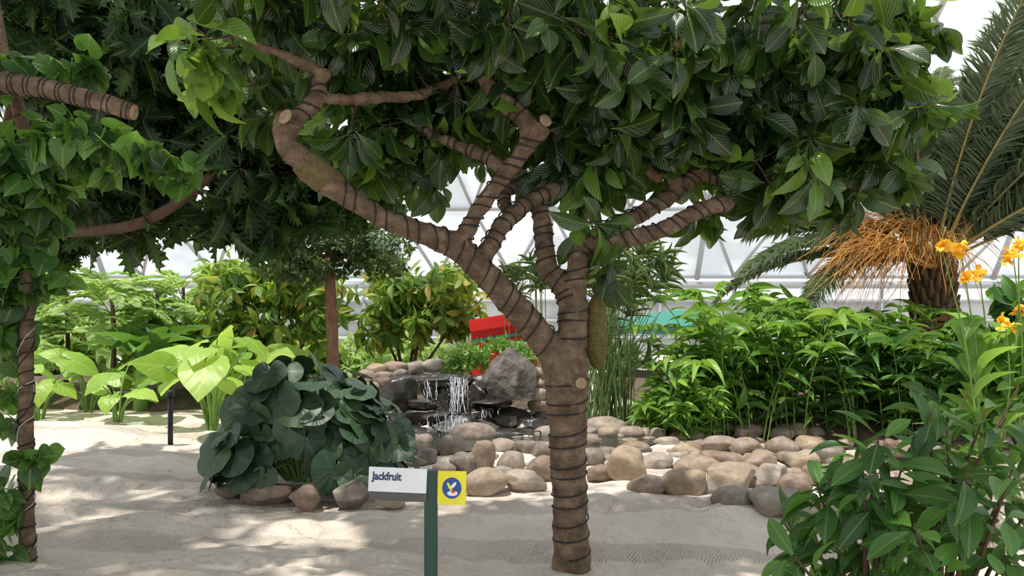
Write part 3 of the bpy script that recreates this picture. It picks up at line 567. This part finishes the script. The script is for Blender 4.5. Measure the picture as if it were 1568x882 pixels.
# waterfall cascade
wf=empty('rock_waterfall'); wr=Bag(); st=Bag()
def RK(bag, u, v, w, h, Y, kind='ang', dep=None, tilt=0., R=None, sub=4):
    sc=Y/F; rock(bag, S(u, v, Y), (w*sc*1.1, (dep or w*sc*.8), h*sc*1.1), rng.uniform(-.2, .2), kind, R=R, sub=sub, tilt=tilt)
for a in [(612, 605, 62, 62, 9.9), (650, 640, 80, 30, 9.9), (700, 650, 90, 30, 9.75), (745, 605, 60, 50, 10.4), (700, 620, 80, 60, 10.6), (665, 600, 60, 60, 10.7), (770, 640, 80, 34, 10.1), (820, 655, 70, 30, 9.9), (735, 632, 50, 24, 9.95), (640, 662, 70, 20, 9.5), (780, 662, 110, 16, 9.6), (600, 650, 60, 40, 9.8), (690, 582, 90, 18, 10.6), (640, 580, 60, 16, 10.8), (830, 640, 40, 40, 10.3), (660, 575, 60, 14, 10.9), (745, 585, 60, 24, 10.8),
          (630, 670, 50, 18, 9.3), (800, 672, 60, 14, 9.35), (740, 655, 50, 20, 9.6), (760, 618, 70, 16, 10.0), (650, 618, 50, 16, 9.85), (700, 600, 60, 40, 10.55), (670, 640, 50, 20, 9.75)]:
    RK(wr, *a)
for a in [(575, 567, 34, 22, 10.8), (605, 563, 34, 20, 10.9), (635, 564, 34, 20, 11), (662, 560, 36, 18, 11.1), (590, 580, 36, 20, 10.5), (615, 572, 26, 14, 10.6), (562, 580, 26, 26, 10.6), (822, 604, 30, 20, 10.2), (826, 620, 32, 18, 10.2), (820, 588, 28, 18, 10.3), (824, 572, 30, 18, 10.4), (836, 600, 26, 16, 10.5), (805, 648, 34, 16, 10.0), (572, 600, 36, 30, 10.5), (845, 585, 30, 24, 10.8), (850, 620, 40, 40, 10.6), (540, 600, 40, 40, 10.9)]:
    RK(st, *a, kind='round', sub=3, tilt=rng.uniform(-.2, .2))
wr.build('wet_ledges', M_wet, wf); st.build('stacked_stones', M_stone, wf)
gb=Bag(); V, T=IC[5]; V=V.copy()
for nn, d in [((-.75, -.2, .62), .52), ((.62, -.3, .7), .5), ((-.2, -1, .25), .42), ((.55, -.8, .1), .5), ((0, 0, -1), .6), ((1, 0, -.1), .72), ((-1, -.1, -.3), .7), ((.1, -.6, .8), .62), ((-.5, -.8, -.2), .55)]:
    nn=nrm(np.array(nn)); q=V@nn; V=V-np.maximum(0, q-d)[:, None]*nn*.97
nz=np.array([mnoise.noise(Vector(v*3))+.5*mnoise.noise(Vector(v*8)) for v in V]); V=V*(1+.07*nz)[:, None]; V/=np.abs(V).max(0)
sc=10.1/F; gb.add(V*np.array([44*sc, .42, 48*sc])+S(781, 580, 10.1), T=T); gb.build('large_boulder', M_gray, wf)
M_water, nt, N, L=new_mat('pond_water'); out=N.new('ShaderNodeOutputMaterial'); p=N.new('ShaderNodeBsdfPrincipled'); p.inputs['Base Color'].default_value=(.03, .035, .025, 1); p.inputs['Roughness'].default_value=.05
tc=N.new('ShaderNodeTexCoord'); n2=N.new('ShaderNodeTexNoise'); n2.inputs['Scale'].default_value=9; n2.inputs['Detail'].default_value=4; L.new(tc.outputs['Object'], n2.inputs[0]); bp=N.new('ShaderNodeBump'); bp.inputs['Strength'].default_value=.5; bp.inputs['Distance'].default_value=.05; L.new(n2.outputs[0], bp.inputs['Height']); L.new(bp.outputs[0], p.inputs['Normal']); L.new(p.outputs[0], out.inputs[0])
pw=Bag(); ring=[]
for i in range(40):
    a=i/40*6.283; ring.append((0.05+1.75*math.cos(a)*(1+.08*math.sin(3*a)), 8.85+.75*math.sin(a)*(1+.1*math.cos(2*a)), .075))
ring=np.array(ring); pw.add(np.vstack([ring, [[.05, 8.85, .075]]]), T=[(i, (i+1) % 40, 40) for i in range(40)]); pw.build('pond_water', M_water, wf)
M_foam=noise_mat('white_water', [(.3, (.42, .46, .49)), (.7, (.72, .76, .79))], scale=30, rough=.35, bump=.4, spec=.7)
fw=Bag()
def strands(u0, u1, prof, n, r=.0034):
    pr=np.array([S(0, v, Y)[1:] for v, Y in prof])
    for _ in range(n):
        u=rng.uniform(u0, u1); a=rng.uniform(0, .6); e=rng.uniform(a+.15, 1.0) if rng.random() < .7 else 1.0
        P=catmull(np.column_stack([(u-784)*pr[:, 0]/F+rng.normal(0, .016, len(pr)), pr[:, 0]+rng.normal(0, .02, len(pr)), pr[:, 1]]), 6); k=len(P); P=P[int(a*k):max(int(a*k)+4, int(e*k))]
        if len(P) < 4: continue
        tube(fw, P+rng.normal(0, .0035, P.shape), r*rng.uniform(.4, 1.3)*(0.5+np.abs(np.sin(np.arange(len(P))*1.3+rng.random()*6))), 5)
def spray(u, v, Y, su, sv, n):
    for _ in range(n):
        c=S(u+rng.normal(0, su), v+rng.normal(0, sv), Y+rng.normal(0, .05)); V, T=IC[1]; fw.add(V*rng.uniform(.002, .0065)*np.array([1, 1, rng.uniform(.8, 1.8)])+c, T=T)
strands(688, 716, [(577, 10.3), (583, 10.08), (605, 9.9), (634, 9.68)], 40)
strands(684, 716, [(636, 9.62), (645, 9.5), (662, 9.3)], 24)
strands(648, 670, [(582, 10.2), (590, 10.08), (605, 9.9), (616, 9.8)], 14)
strands(655, 700, [(628, 9.66), (638, 9.5), (650, 9.4), (662, 9.28)], 12)
strands(735, 775, [(622, 9.9), (630, 9.8), (642, 9.7)], 7, .003)
spray(700, 636, 9.6, 10, 5, 90); spray(698, 660, 9.28, 18, 3, 90); spray(660, 617, 9.78, 9, 4, 40); spray(702, 610, 9.85, 9, 16, 90); spray(672, 655, 9.35, 14, 5, 50)
fw.build('falling_water', M_foam, wf)
woody('groundcover_plant', np.array([(735-784)*11.2/F, 11.2, 0.3]), [(720, 545, 11.2, 40, 22, .4, 70), (770, 532, 11.6, 45, 16, .4, 70), (800, 545, 11.3, 25, 16, .3, 30), (695, 555, 11.2, 20, 16, .3, 25)], T_tiny, 12, .09, .35, M_ginger, r0=.01, tw_r=.003)
woody('groundcover_plant', np.array([(825-784)*9.3/F, 9.3, 0.05]), [(835, 690, 8.6, 12, 14, .1, 16)], T_lan, 10, .12, .2, M_vine, r0=.01, tw_r=.002)

# ------------------------------------------------------------------ papyrus clump
pe=empty('papyrus_clump'); sb=Bag(); lb=Bag(); base=np.array([(928-784)*10.2/F, 10.2, 0.05])
tips=[]
for i in range(110):
    b0=base+np.array([rng.normal(0, .17), rng.normal(0, .2), 0]); u=rng.uniform(895, 1015); v=rng.uniform(385, 560); t=S(u, v, 10.2+rng.normal(0, .35))
    P=catmull([b0, b0*.5+t*.5+np.array([-(t[0]-b0[0])*.2, 0, .05]), t], 5); tube(sb, P, np.linspace(.010, .004, len(P)), 5, cap=False)
    if v < 450 or i % 4 == 0: tips.append((t, nrm(P[-1]-P[-2])))
nb=14
tips+= [(S(rng.uniform(770, 835), rng.uniform(400, 470), 12.5), np.array([0, 0, 1.])) for _ in range(nb)]
for t, d in tips[-nb:]: tube(sb, catmull([np.array([t[0]*1.0+.1, 12.5, 0]), t*.5+np.array([t[0]+.05, 12.5, 0])*.5, t], 5), .008, 5, cap=False)
TP=np.array([t for t, d in tips]); TD=np.array([d for t, d in tips])
rosettes(lb, T_strip, TP, TD, 11, .36, .01, (8, 65), .6, .3, .2, off=0.0)
sb.build('stems', M_pap, pe); lb.build('leaves', M_pap, pe)

# ------------------------------------------------------------------ ginger / costus thicket (right)
def canes(name, pts, hts, nleaf, L, Wr, mat, lean=.35, stemr=.009):
    e=empty(name); sb=Bag(); lb=Bag(); Ps=[]; Ds=[]; Ns=[]; Rs=[]
    for (bx, by), h in zip(pts, hts):
        az=rng.uniform(0, 6.283); ln=lean*h*rng.uniform(.3, 1.3); o=np.array([math.cos(az), math.sin(az)*.8-.2, 0])
        P=catmull([np.array([bx, by, 0.02]), np.array([bx, by, h*.5])+o*ln*.25, np.array([bx, by, h*.92])+o*ln*.8, np.array([bx, by, h])+o*ln*1.15], 5)
        tube(sb, P, np.linspace(stemr, stemr*.5, len(P)), 5, cap=False); T=nrm(np.gradient(P, axis=0)); k=len(P)-1; rr=rng.random()
        for j in range(nleaf):
            t=.12+.88*j/(nleaf-1); x=t*k; i=min(int(x), k-1); q=P[i]+(P[i+1]-P[i])*(x-i); tt=T[i]
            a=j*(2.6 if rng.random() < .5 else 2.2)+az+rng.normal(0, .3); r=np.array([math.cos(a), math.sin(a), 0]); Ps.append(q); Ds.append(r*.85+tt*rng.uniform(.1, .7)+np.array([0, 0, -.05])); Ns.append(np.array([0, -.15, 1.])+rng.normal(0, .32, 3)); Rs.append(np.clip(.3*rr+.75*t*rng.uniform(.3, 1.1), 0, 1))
    n=len(Ps); Ls=L*rng.uniform(.65, 1.25, n); leaves(lb, T_lan, np.array(Ps), np.array(Ds), np.array(Ns), Ls, Ls*Wr, zf=rng.uniform(.4, 1.6, n), R=np.array(Rs))
    sb.build('canes', M_petiole, e); lb.build('leaves', mat, e); return e
def strip_pts(n, u0, u1, Y0, Y1):
    out=[]
    for _ in range(n):
        Y=rng.uniform(Y0, Y1); out.append(((rng.uniform(u0, u1)-784)*Y/F, Y))
    return out
pts=strip_pts(135, 1015, 1400, 9.2, 10.8); hs=[]
for x, y in pts:
    u=784+x*F/y; top=np.interp(u, [1010, 1050, 1080, 1120, 1200, 1300, 1390], [565, 515, 475, 450, 470, 480, 478]); hs.append((1.6+(480-top)*y/F)*rng.uniform(.5, 1.08))
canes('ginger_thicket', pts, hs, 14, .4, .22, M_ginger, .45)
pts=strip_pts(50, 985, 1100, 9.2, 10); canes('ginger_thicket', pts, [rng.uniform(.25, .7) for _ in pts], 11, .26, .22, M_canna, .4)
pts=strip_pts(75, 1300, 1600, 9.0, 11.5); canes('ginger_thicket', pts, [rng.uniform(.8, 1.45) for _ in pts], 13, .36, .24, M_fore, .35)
pts=strip_pts(5, 1390, 1470, 9.8, 10.3); canes('cordyline_plant', pts, [rng.uniform(1.2, 1.8) for _ in pts], 14, .42, .15, M_cord, .15, .014)

woody('rubber_shrub', np.array([5.9, 8.6, 0]), [(1540, 560, 8.6, 60, 45, .5, 36), (1500, 610, 8.6, 50, 40, .4, 26), (1560, 480, 9, 30, 40, .4, 10)], T_big, 6, .34, .42, M_fore, r0=.03)
ce=empty('canna_lily'); sb=Bag(); lb=Bag(); fb=Bag(); cy=8.0
Fl=[(1441, 376), (1470, 378), (1478, 428), (1500, 420), (1552, 396), (1540, 498), (1560, 375), (1562, 485)]
for (u, v) in Fl:
    t=S(u, v, cy+rng.uniform(-.2, .3)); bu=rng.uniform(1500, 1570); b0=np.array([(bu-784)*t[1]/F, t[1]+.1, 0]); P=catmull([b0, b0*.4+t*.6+np.array([.08, 0, -.1]), t], 6); tube(sb, P, np.linspace(.014, .006, len(P)), 6, cap=False)
    for q in range(5):
        c=t+rng.normal(0, .035, 3); rosettes(fb, T_ell, c[None], np.array([[rng.normal(0, .5), rng.normal(0, .5)-.3, 1.]]), 5, .085, .85, (20, 95), .5, .25, .3, off=0.0)
    for i in range(5):
        p0=P[2+i]; a=rng.uniform(-1.2, 1.9); leaves(lb, T_big, p0[None], np.array([[math.cos(a)*.5, math.sin(a)*.4, .85]]), np.array([[-math.cos(a), -math.sin(a), .6]]), rng.uniform(.45, .75), rng.uniform(.15, .24))
sb.build('stems', M_petiole, ce); lb.build('leaves', M_canna, ce); fb.build('flowers', M_orange, ce)

# ------------------------------------------------------------------ date palm
dp=empty('date_palm'); sb=Bag(); lb=Bag(); tb=Bag(); Y=11.; top=S(1425, 430, Y); base=np.array([top[0]+.15, Y, 0])
P=catmull([base, base*.5+top*.5, top+np.array([0, 0, .2])], 8); tube(tb, P, np.linspace(.22, .26, len(P)), 16)
bt_=Bag()
for i in range(170):
    h=.02+.98*i/170; a=i*2.39996; c=base*(1-h)+(top+np.array([0, 0, .3]))*h; o=np.array([math.cos(a), math.sin(a), 0]); c=c+o*.2
    tube(bt_, np.array([c-o*.03-np.array([0, 0, .06]), c+o*.06+np.array([0, 0, .03]), c+o*.13+np.array([0, 0, .15+.14*h])]), np.array([.055, .045, .02]), 6)
def pf(azd, eld, Lf, droop):
    az=math.radians(azd); frond(lb, sb, top+np.array([math.cos(az)*.12, math.sin(az)*.12, .25]), az, math.radians(eld), Lf, droop, 120, .5, .021, r=.024, vang=.35, seg=14, rbase=.16, roll=rng.uniform(-.6, .6))
for azd, eld in [(0, 68), (15, 60), (-20, 62), (35, 72), (-45, 70), (5, 50), (-10, 40), (25, 45), (60, 66), (-70, 72), (90, 75), (150, 78), (-130, 80), (120, 70), (-100, 66), (-30, 52), (45, 55), (0, 78), (180, 74), (-160, 72), (75, 50), (-60, 48), (10, 30), (-25, 28), (40, 35), (-40, 60), (20, 74), (-15, 76), (100, 45), (130, 55),
                 (0, 58), (-50, 56), (-80, 58), (50, 64), (-5, 64), (-35, 44), (30, 56), (-65, 64), (70, 60), (-90, 74), (-15, 50), (15, 38), (-50, 36), (60, 40), (5, 62), (-12, 55), (22, 66), (-28, 66), (38, 48), (8, 44)]:
    pf(azd+rng.uniform(-6, 6), eld+rng.uniform(-4, 4), rng.uniform(3.6, 4.9), rng.uniform(.4, .9))
for azd, eld in [(185, 22), (172, 35), (200, 8), (160, 15)]:
    pf(azd, eld, rng.uniform(2.4, 3.3), 1.0)
tb.build('trunk', M_bark2, dp); bt_.build('leaf_bases', noise_mat('palm_boot', [(0.3, (0.07, 0.04, 0.02)), (0.7, (0.2, 0.12, 0.06))], scale=9, rough=.9), dp); sb.build('frond_ribs', noise_mat('frond_rib', [(0.3, (0.25, 0.22, 0.08)), (0.7, (0.45, 0.36, 0.14))], scale=5, rough=.5), dp); lb.build('leaflets', M_palm, dp)
db=Bag()
for (u, v) in [(1270, 365), (1295, 345), (1325, 335), (1285, 395), (1340, 380), (1370, 345), (1265, 415), (1460, 365), (1390, 355), (1310, 410), (1490, 390), (1300, 370), (1345, 410), (1375, 395), (1420, 350)]:
    t=S(u, v, Y-.9+rng.normal(0, .25)); st0=top+np.array([rng.normal(0, .05), -.2, .15]); mid=st0*.5+t*.5+np.array([0, 0, .25])
    tube(db, catmull([st0, st0*.6+t*.4+np.array([0, 0, .2]), mid], 5), np.linspace(.02, .01, 11), 5)
    for k in range(28):
        e=t+rng.normal(0, 1, 3)*np.array([.2, .18, .22])+np.array([0, 0, -.25]); tube(db, catmull([mid, mid*.4+e*.6+np.array([rng.normal(0, .07), 0, .18]), e], 4), np.linspace(.0055, .003, 9), 4, cap=False)
db.build('date_stalks', M_date, dp)

# ------------------------------------------------------------------ foreground bottom-right shrub
fe=empty('hibiscus_shrub'); sb=Bag(); lb=Bag(); Y=3.0
tgt=[(1200, 800), (1215, 850), (1250, 740), (1270, 790), (1320, 740), (1330, 800), (1380, 720), (1400, 800), (1345, 670), (1320, 695), (1420, 680), (1450, 645), (1480, 720), (1500, 790), (1540, 640), (1550, 720), (1480, 600), (1440, 760), (1260, 860), (1350, 860), (1440, 860), (1540, 850), (1575, 780), (1600, 680), (1300, 720), (1380, 760), (1470, 680), (1240, 790), (1560, 590), (1510, 625), (1425, 630), (1530, 690)]
b0=np.array([1.75, 3.05, 0]); b1=np.array([1.45, 3.1, 0]); Cs=[]; As=[]
for i, (u, v) in enumerate(tgt):
    t=S(u, v, Y+rng.normal(0, .22)); bb0=b0 if u > 1380 else b1; m=bb0*.35+t*.65+rng.normal(0, .04, 3); m[0]=bb0[0]*.5+t[0]*.5
    P=catmull([bb0, m, t], 8); tube(sb, P, np.linspace(.013, .004, len(P)), 6, cap=False)
    for q in (16, 14, 12, 10): Cs.append(P[q]+rng.normal(0, .015, 3)); As.append(P[-1]-P[-3])
rosettes(lb, T_ell, np.array(Cs), np.array(As), 4, .15, .42, (35, 95), .9, .35, .5, off=.03, jit=.2)
sb.build('stems', M_bark2, fe); lb.build('leaves', M_fore, fe)

# ------------------------------------------------------------------ sign
sg=empty('plant_label_sign'); SY=2.6; sc=SY/F
def box(name, c, size, mat, parent, rot=(0, 0, 0), bev=.002):
    bm=bmesh.new(); bmesh.ops.create_cube(bm, size=1)
    for v in bm.verts: v.co=Vector((v.co.x*size[0], v.co.y*size[1], v.co.z*size[2]))
    if bev: bmesh.ops.bevel(bm, geom=bm.edges[:], offset=bev, segments=2, affect='EDGES')
    me=bpy.data.meshes.new(name); bm.to_mesh(me); bm.free(); me.materials.append(mat); o=bpy.data.objects.new(name, me); coll.objects.link(o); o.location=c; o.rotation_euler=rot; o.parent=parent; return o
M_green=plain('green_paint', (.005, .05, .035), .4); M_white=plain('sign_white', (.76, .79, .84), .4); M_yel=plain('sign_yellow', (.78, .72, .03), .45); M_blue=plain('sign_blue', (.01, .03, .12), .5); M_red=plain('sign_red', (.6, .05, .02), .5)
ptop=S(660, 720, SY)[2]; box('post', (S(660, 800, SY)[0], SY, ptop/2), (19*sc, 19*sc, ptop), M_green, sg)
tl=math.radians(2.5)
c=S(609, 735, SY-.03); box('name_board', c, (88*sc, .006, 37*sc), M_white, sg, (0, tl, 0), .001)
M_perf, nt, N, L=new_mat('perforated_strip'); out=N.new('ShaderNodeOutputMaterial'); p=N.new('ShaderNodeBsdfPrincipled'); tc=N.new('ShaderNodeTexCoord'); vo=N.new('ShaderNodeTexVoronoi'); vo.inputs['Scale'].default_value=300; vo.inputs['Randomness'].default_value=0; L.new(tc.outputs['Object'], vo.inputs[0]); r=ramp(N, [(.3, (.012, .012, .012)), (.45, (.12, .12, .12))]); L.new(vo.outputs['Distance'], r.inputs[0]); L.new(r.outputs[0], p.inputs['Base Color']); L.new(p.outputs[0], out.inputs[0])
c2=S(609, 760.5, SY-.03); box('info_strip', c2, (87*sc, .006, 13*sc), M_perf, sg, (0, tl, 0), .001)
c3=S(692, 747, SY-.025); box('icon_board', c3, (43*sc, .006, 51*sc), M_yel, sg, (0, math.radians(1.5), 0), .001)
def flat_disc(name, c, rx, rz, mat, dy, rot=0.0):
    b=Bag(); n=32; cr, sr=math.cos(rot), math.sin(rot); pts=[]
    for i in range(n):
        x=rx*math.cos(i/n*6.283); z=rz*math.sin(i/n*6.283); pts.append((c[0]+x*cr-z*sr, c[1]-dy, c[2]+x*sr+z*cr))
    pts2=[(a, b_+.001, d) for a, b_, d in pts]
    b.add(np.array(pts+pts2+[(c[0], c[1]-dy, c[2])]), Q=[(i, n+i, n+(i+1) % n, (i+1) % n) for i in range(n)], T=[(i, (i+1) % n, 2*n) for i in range(n)]); b.build(name, mat, sg, smooth=False)
M_blue2=plain('icon_blue', (.01, .07, .3), .5)
flat_disc('icon_ring', c3, 14.5*sc, 16*sc, M_blue2, .0045); flat_disc('icon_bowl', c3+np.array([0.002, 0, -.018]), 8*sc, 4*sc, M_white, .0055); flat_disc('icon_fruit', c3+np.array([-.008, 0, .006]), 2.2*sc, 7*sc, M_yel, .006, .5); flat_disc('icon_berry', c3+np.array([.005, 0, -.011]), 3*sc, 2.5*sc, M_red, .0065); flat_disc('icon_bird', c3+np.array([.006, 0, .010]), 2.5*sc, 6*sc, M_white, .0063, -.7)
fc=bpy.data.curves.new('name_text', 'FONT'); fc.body='Jackfruit'; fc.size=.0385; fc.extrude=.0005; fc.offset=.0009; fc.space_character=.97
to=bpy.data.objects.new('name_text', fc); coll.objects.link(to); q=S(570, 734, SY-.0345); to.location=q; to.rotation_euler=(math.pi/2, tl, 0); to.scale=(.82, 1, 1); fc.materials.append(M_blue); to.parent=sg

bo=Bag(); q=gp(261, 683); tube(bo, np.array([q, q+np.array([0, 0, .3]), q+np.array([0, 0, .66])]), .03, 12); tube(bo, np.array([q+np.array([0, 0, .6]), q+np.array([0, 0, .67])]), .05, 12); bo.build('bollard_light', plain('black_paint', (.01, .01, .012), .5))

# ------------------------------------------------------------------ cafe umbrellas, red kiosk
def parasol(u, vtop, vrim, Y, w, col, name):
    e=empty(name); b=Bag(); ctr=S(u, vtop, Y); rim=S(u, vrim, Y)[2]; n=8; V=[tuple(ctr)]; R_=w/2
    for i in range(n):
        a=(i+.5)/n*6.283; V.append((ctr[0]+R_*math.cos(a), Y+R_*math.sin(a), rim))
    for i in range(n):
        a=(i+.5)/n*6.283; V.append((ctr[0]+R_*math.cos(a), Y+R_*math.sin(a), rim-.18))
    b.add(np.array(V), T=[(0, 1+i, 1+(i+1) % n) for i in range(n)], Q=[(1+i, 1+n+i, 1+n+(i+1) % n, 1+(i+1) % n) for i in range(n)]); b.build('canopy', leaf_mat('canopy_'+name, [(0, col), (1, col)], trans=col, tf=.3, rough=.8, vein=0), e, smooth=False)
    b=Bag(); tube(b, np.array([[ctr[0], Y, 0], [ctr[0], Y, ctr[2]]]), .03, 10); b.build('pole', M_wirew, e)
parasol(1035, 474, 497, 18, 4.4, (.06, .28, .22), 'green_parasol'); parasol(20, 510, 524, 22.5, 3.4, (.04, .25, .2), 'green_parasol')
rk=empty('red_kiosk'); M_redp=plain('red_paint', (.8, .02, .015), .5)
kx=S(772, 500, 13.2)[0]
box('body', (kx, 13.2, .7), (1.15, .7, 1.4), M_redp, rk, bev=.02)
box('roof_panel', (kx, 13.15, 1.47), (1.2, .85, .22), M_redp, rk, (0, math.radians(-9), 0), .02)
box('trim_strip', (kx, 12.82, 1.2), (1.15, .06, .06), plain('teal_paint', (.03, .3, .25), .5), rk, (0, math.radians(-9), 0), .01)
box('menu_panel', (kx+.25, 12.84, 1.02), (.3, .04, .2), M_white, rk, (0, 0, 0), .01)

# ------------------------------------------------------------------ greenhouse shell
M_steel=plain('greenhouse_steel', (.42, .45, .48), .5); gh=empty('greenhouse_frame'); b=Bag(); GYd=30.
def bar(a, c, r=.09): tube(b, np.array([a, c], float), r, 6)
for z, r in [(2.75, .14), (3.1, .08), (2.1, .07), (1.3, .07), (.6, .07), (5.6, .1), (9.0, .1)]: bar((-40, GYd+(0 if z < 5 else -(z-3)*.7), z), (40, GYd+(0 if z < 5 else -(z-3)*.7), z), r)
for i in range(-13, 14):
    x=i*3.; bar((x, GYd, 0), (x, GYd, 2.75), .06); z0, z1=3.1, 5.6; bar((x, GYd, z0), (x+1.5, GYd-1.8, z1), .07); bar((x+3, GYd, z0), (x+1.5, GYd-1.8, z1), .07)
    bar((x+1.5, GYd-1.8, z1), (x+3, GYd-4.2, 9.), .06); bar((x+1.5, GYd-1.8, z1), (x, GYd-4.2, 9.), .06)
for i in range(-6, 7):
    x=i*6.+1.5; P=catmull([(x, GYd, 3), (x, GYd-4.2, 9.), (x, GYd-11, 14), (x, GYd-20, 16.5), (x, GYd-32, 17)], 5); tube(b, P, .11, 6)
b.build('roof_truss', M_steel, gh)
M_foil, nt, N, L=new_mat('roof_foil'); out=N.new('ShaderNodeOutputMaterial'); tc=N.new('ShaderNodeTexCoord'); mp=N.new('ShaderNodeMapping'); mp.inputs['Scale'].default_value=(.35, .35, .5); L.new(tc.outputs['Object'], mp.inputs[0]); n1=N.new('ShaderNodeTexNoise'); n1.inputs['Scale'].default_value=1; n1.inputs['Detail'].default_value=3; L.new(mp.outputs[0], n1.inputs[0]); r=ramp(N, [(.45, (.03, .03, .03)), (.6, (.6, .6, .6))]); L.new(n1.outputs[0], r.inputs[0]); tr=N.new('ShaderNodeBsdfTransparent'); df=N.new('ShaderNodeBsdfPrincipled'); df.inputs['Base Color'].default_value=(.6, .7, .8, 1); df.inputs['Roughness'].default_value=.4; ms=N.new('ShaderNodeMixShader'); L.new(r.outputs[0], ms.inputs[0]); L.new(tr.outputs[0], ms.inputs[1]); L.new(df.outputs[0], ms.inputs[2]); L.new(ms.outputs[0], out.inputs[0])
fo=Bag(); fo.add(np.array([(-40, GYd+.1, 3.1), (40, GYd+.1, 3.1), (40, GYd-1.7, 5.6), (-40, GYd-1.7, 5.6), (40, GYd-4.1, 9), (-40, GYd-4.1, 9)]), Q=[(0, 1, 2, 3), (3, 2, 4, 5)]); fo.build('roof_foil', M_foil, gh, smooth=False)
wl=Bag(); wl.add(np.array([(-40, GYd+.2, -.2), (40, GYd+.2, -.2), (40, GYd+.2, 2.1), (-40, GYd+.2, 2.1)]), Q=[(0, 1, 2, 3)]); wl.build('wall_back', noise_mat('greenhouse_panel', [(.4, (.4, .43, .45)), (.6, (.6, .63, .64))], scale=.4, rough=.4, bump=0))

woody('background_shrub', np.array([-11., 18, 0]), [(40, 540, 18, 60, 60, 1, 50), (120, 520, 18, 60, 50, 1, 45), (210, 530, 18, 60, 60, 1, 55)], T_ell, 8, .4, .4, M_light, r0=.05)
woody('background_shrub', np.array([-6., 17, 0]), [(300, 560, 17, 70, 50, 1, 70), (400, 565, 17, 70, 50, 1, 70), (480, 560, 17, 60, 50, 1, 60)], T_ell, 8, .36, .4, M_cacao, r0=.05)
woody('background_shrub', np.array([-2.5, 16.5, 0]), [(560, 560, 16.5, 60, 45, .8, 60), (640, 550, 16.5, 50, 40, .8, 60)], T_ell, 8, .3, .36, M_light, r0=.05)
woody('background_shrub', np.array([1.5, 21.5, 0]), [(870, 560, 21.5, 60, 30, .8, 60), (950, 560, 21.5, 60, 30, .8, 60)], T_ell, 8, .36, .36, M_small, r0=.05)
def banana(u, Y, h, n=7, L=1.5):
    e=empty('banana_plant'); base=np.array([(u-784)*Y/F, Y, 0]); sb=Bag(); lb=Bag(); tube(sb, np.array([base, base+np.array([0, 0, h*.55]), base+np.array([0, 0, h])]), np.array([.12, .09, .04]), 12)
    a=np.arange(n)*2.39996+rng.random(n)*.3; D=np.stack([np.cos(a)*.6, np.sin(a)*.6, rng.uniform(.4, 1., n)], 1); leaves(lb, T_big, np.tile(base+np.array([0, 0, h*.9]), (n, 1)), D, np.stack([-np.cos(a), -np.sin(a), np.ones(n)], 1), L, L*.3, zf=np.full(n, 1.2)); sb.build('stem', M_petiole, e); lb.build('leaves', M_fore, e)
banana(250, 12.5, 1.0, 9, 1.1); banana(215, 12, .9, 9, 1.0); banana(300, 13.8, 1.1, 9, 1.2)

# ------------------------------------------------------------------ light, world, camera
sd=bpy.data.lights.new('sun', 'SUN'); sd.energy=4.8; sd.angle=math.radians(1.6); sd.color=(1, .94, .85); so=bpy.data.objects.new('sun', sd); coll.objects.link(so)
d=Vector((-0.22, -0.16, 1.0)).normalized(); so.rotation_euler=d.to_track_quat('Z', 'Y').to_euler(); so.location=(-5, -5, 15)
w=bpy.data.worlds.new('World'); scene.world=w; w.use_nodes=True; nt=w.node_tree; N=nt.nodes; L=nt.links; N.clear()
out=N.new('ShaderNodeOutputWorld'); bg=N.new('ShaderNodeBackground'); tc=N.new('ShaderNodeTexCoord'); sp=N.new('ShaderNodeSeparateXYZ'); L.new(tc.outputs['Generated'], sp.inputs[0]); r=ramp(N, [(0, (.86, .9, .94)), (.3, (.94, .96, .985)), (1, (.86, .92, 1))]); L.new(sp.outputs[2], r.inputs[0]); L.new(r.outputs[0], bg.inputs[0]); bg.inputs[1].default_value=1.15; L.new(bg.outputs[0], out.inputs[0])
cd=bpy.data.cameras.new('camera'); cd.lens=26; cd.sensor_width=36; cd.shift_y=39/1568; cd.clip_end=500; co=bpy.data.objects.new('camera', cd); coll.objects.link(co); co.location=(0, 0, CAMH); co.rotation_euler=(math.pi/2, 0, 0); scene.camera=co
scene.view_settings.view_transform='Standard'; scene.view_settings.look='None'; scene.view_settings.exposure=0.08
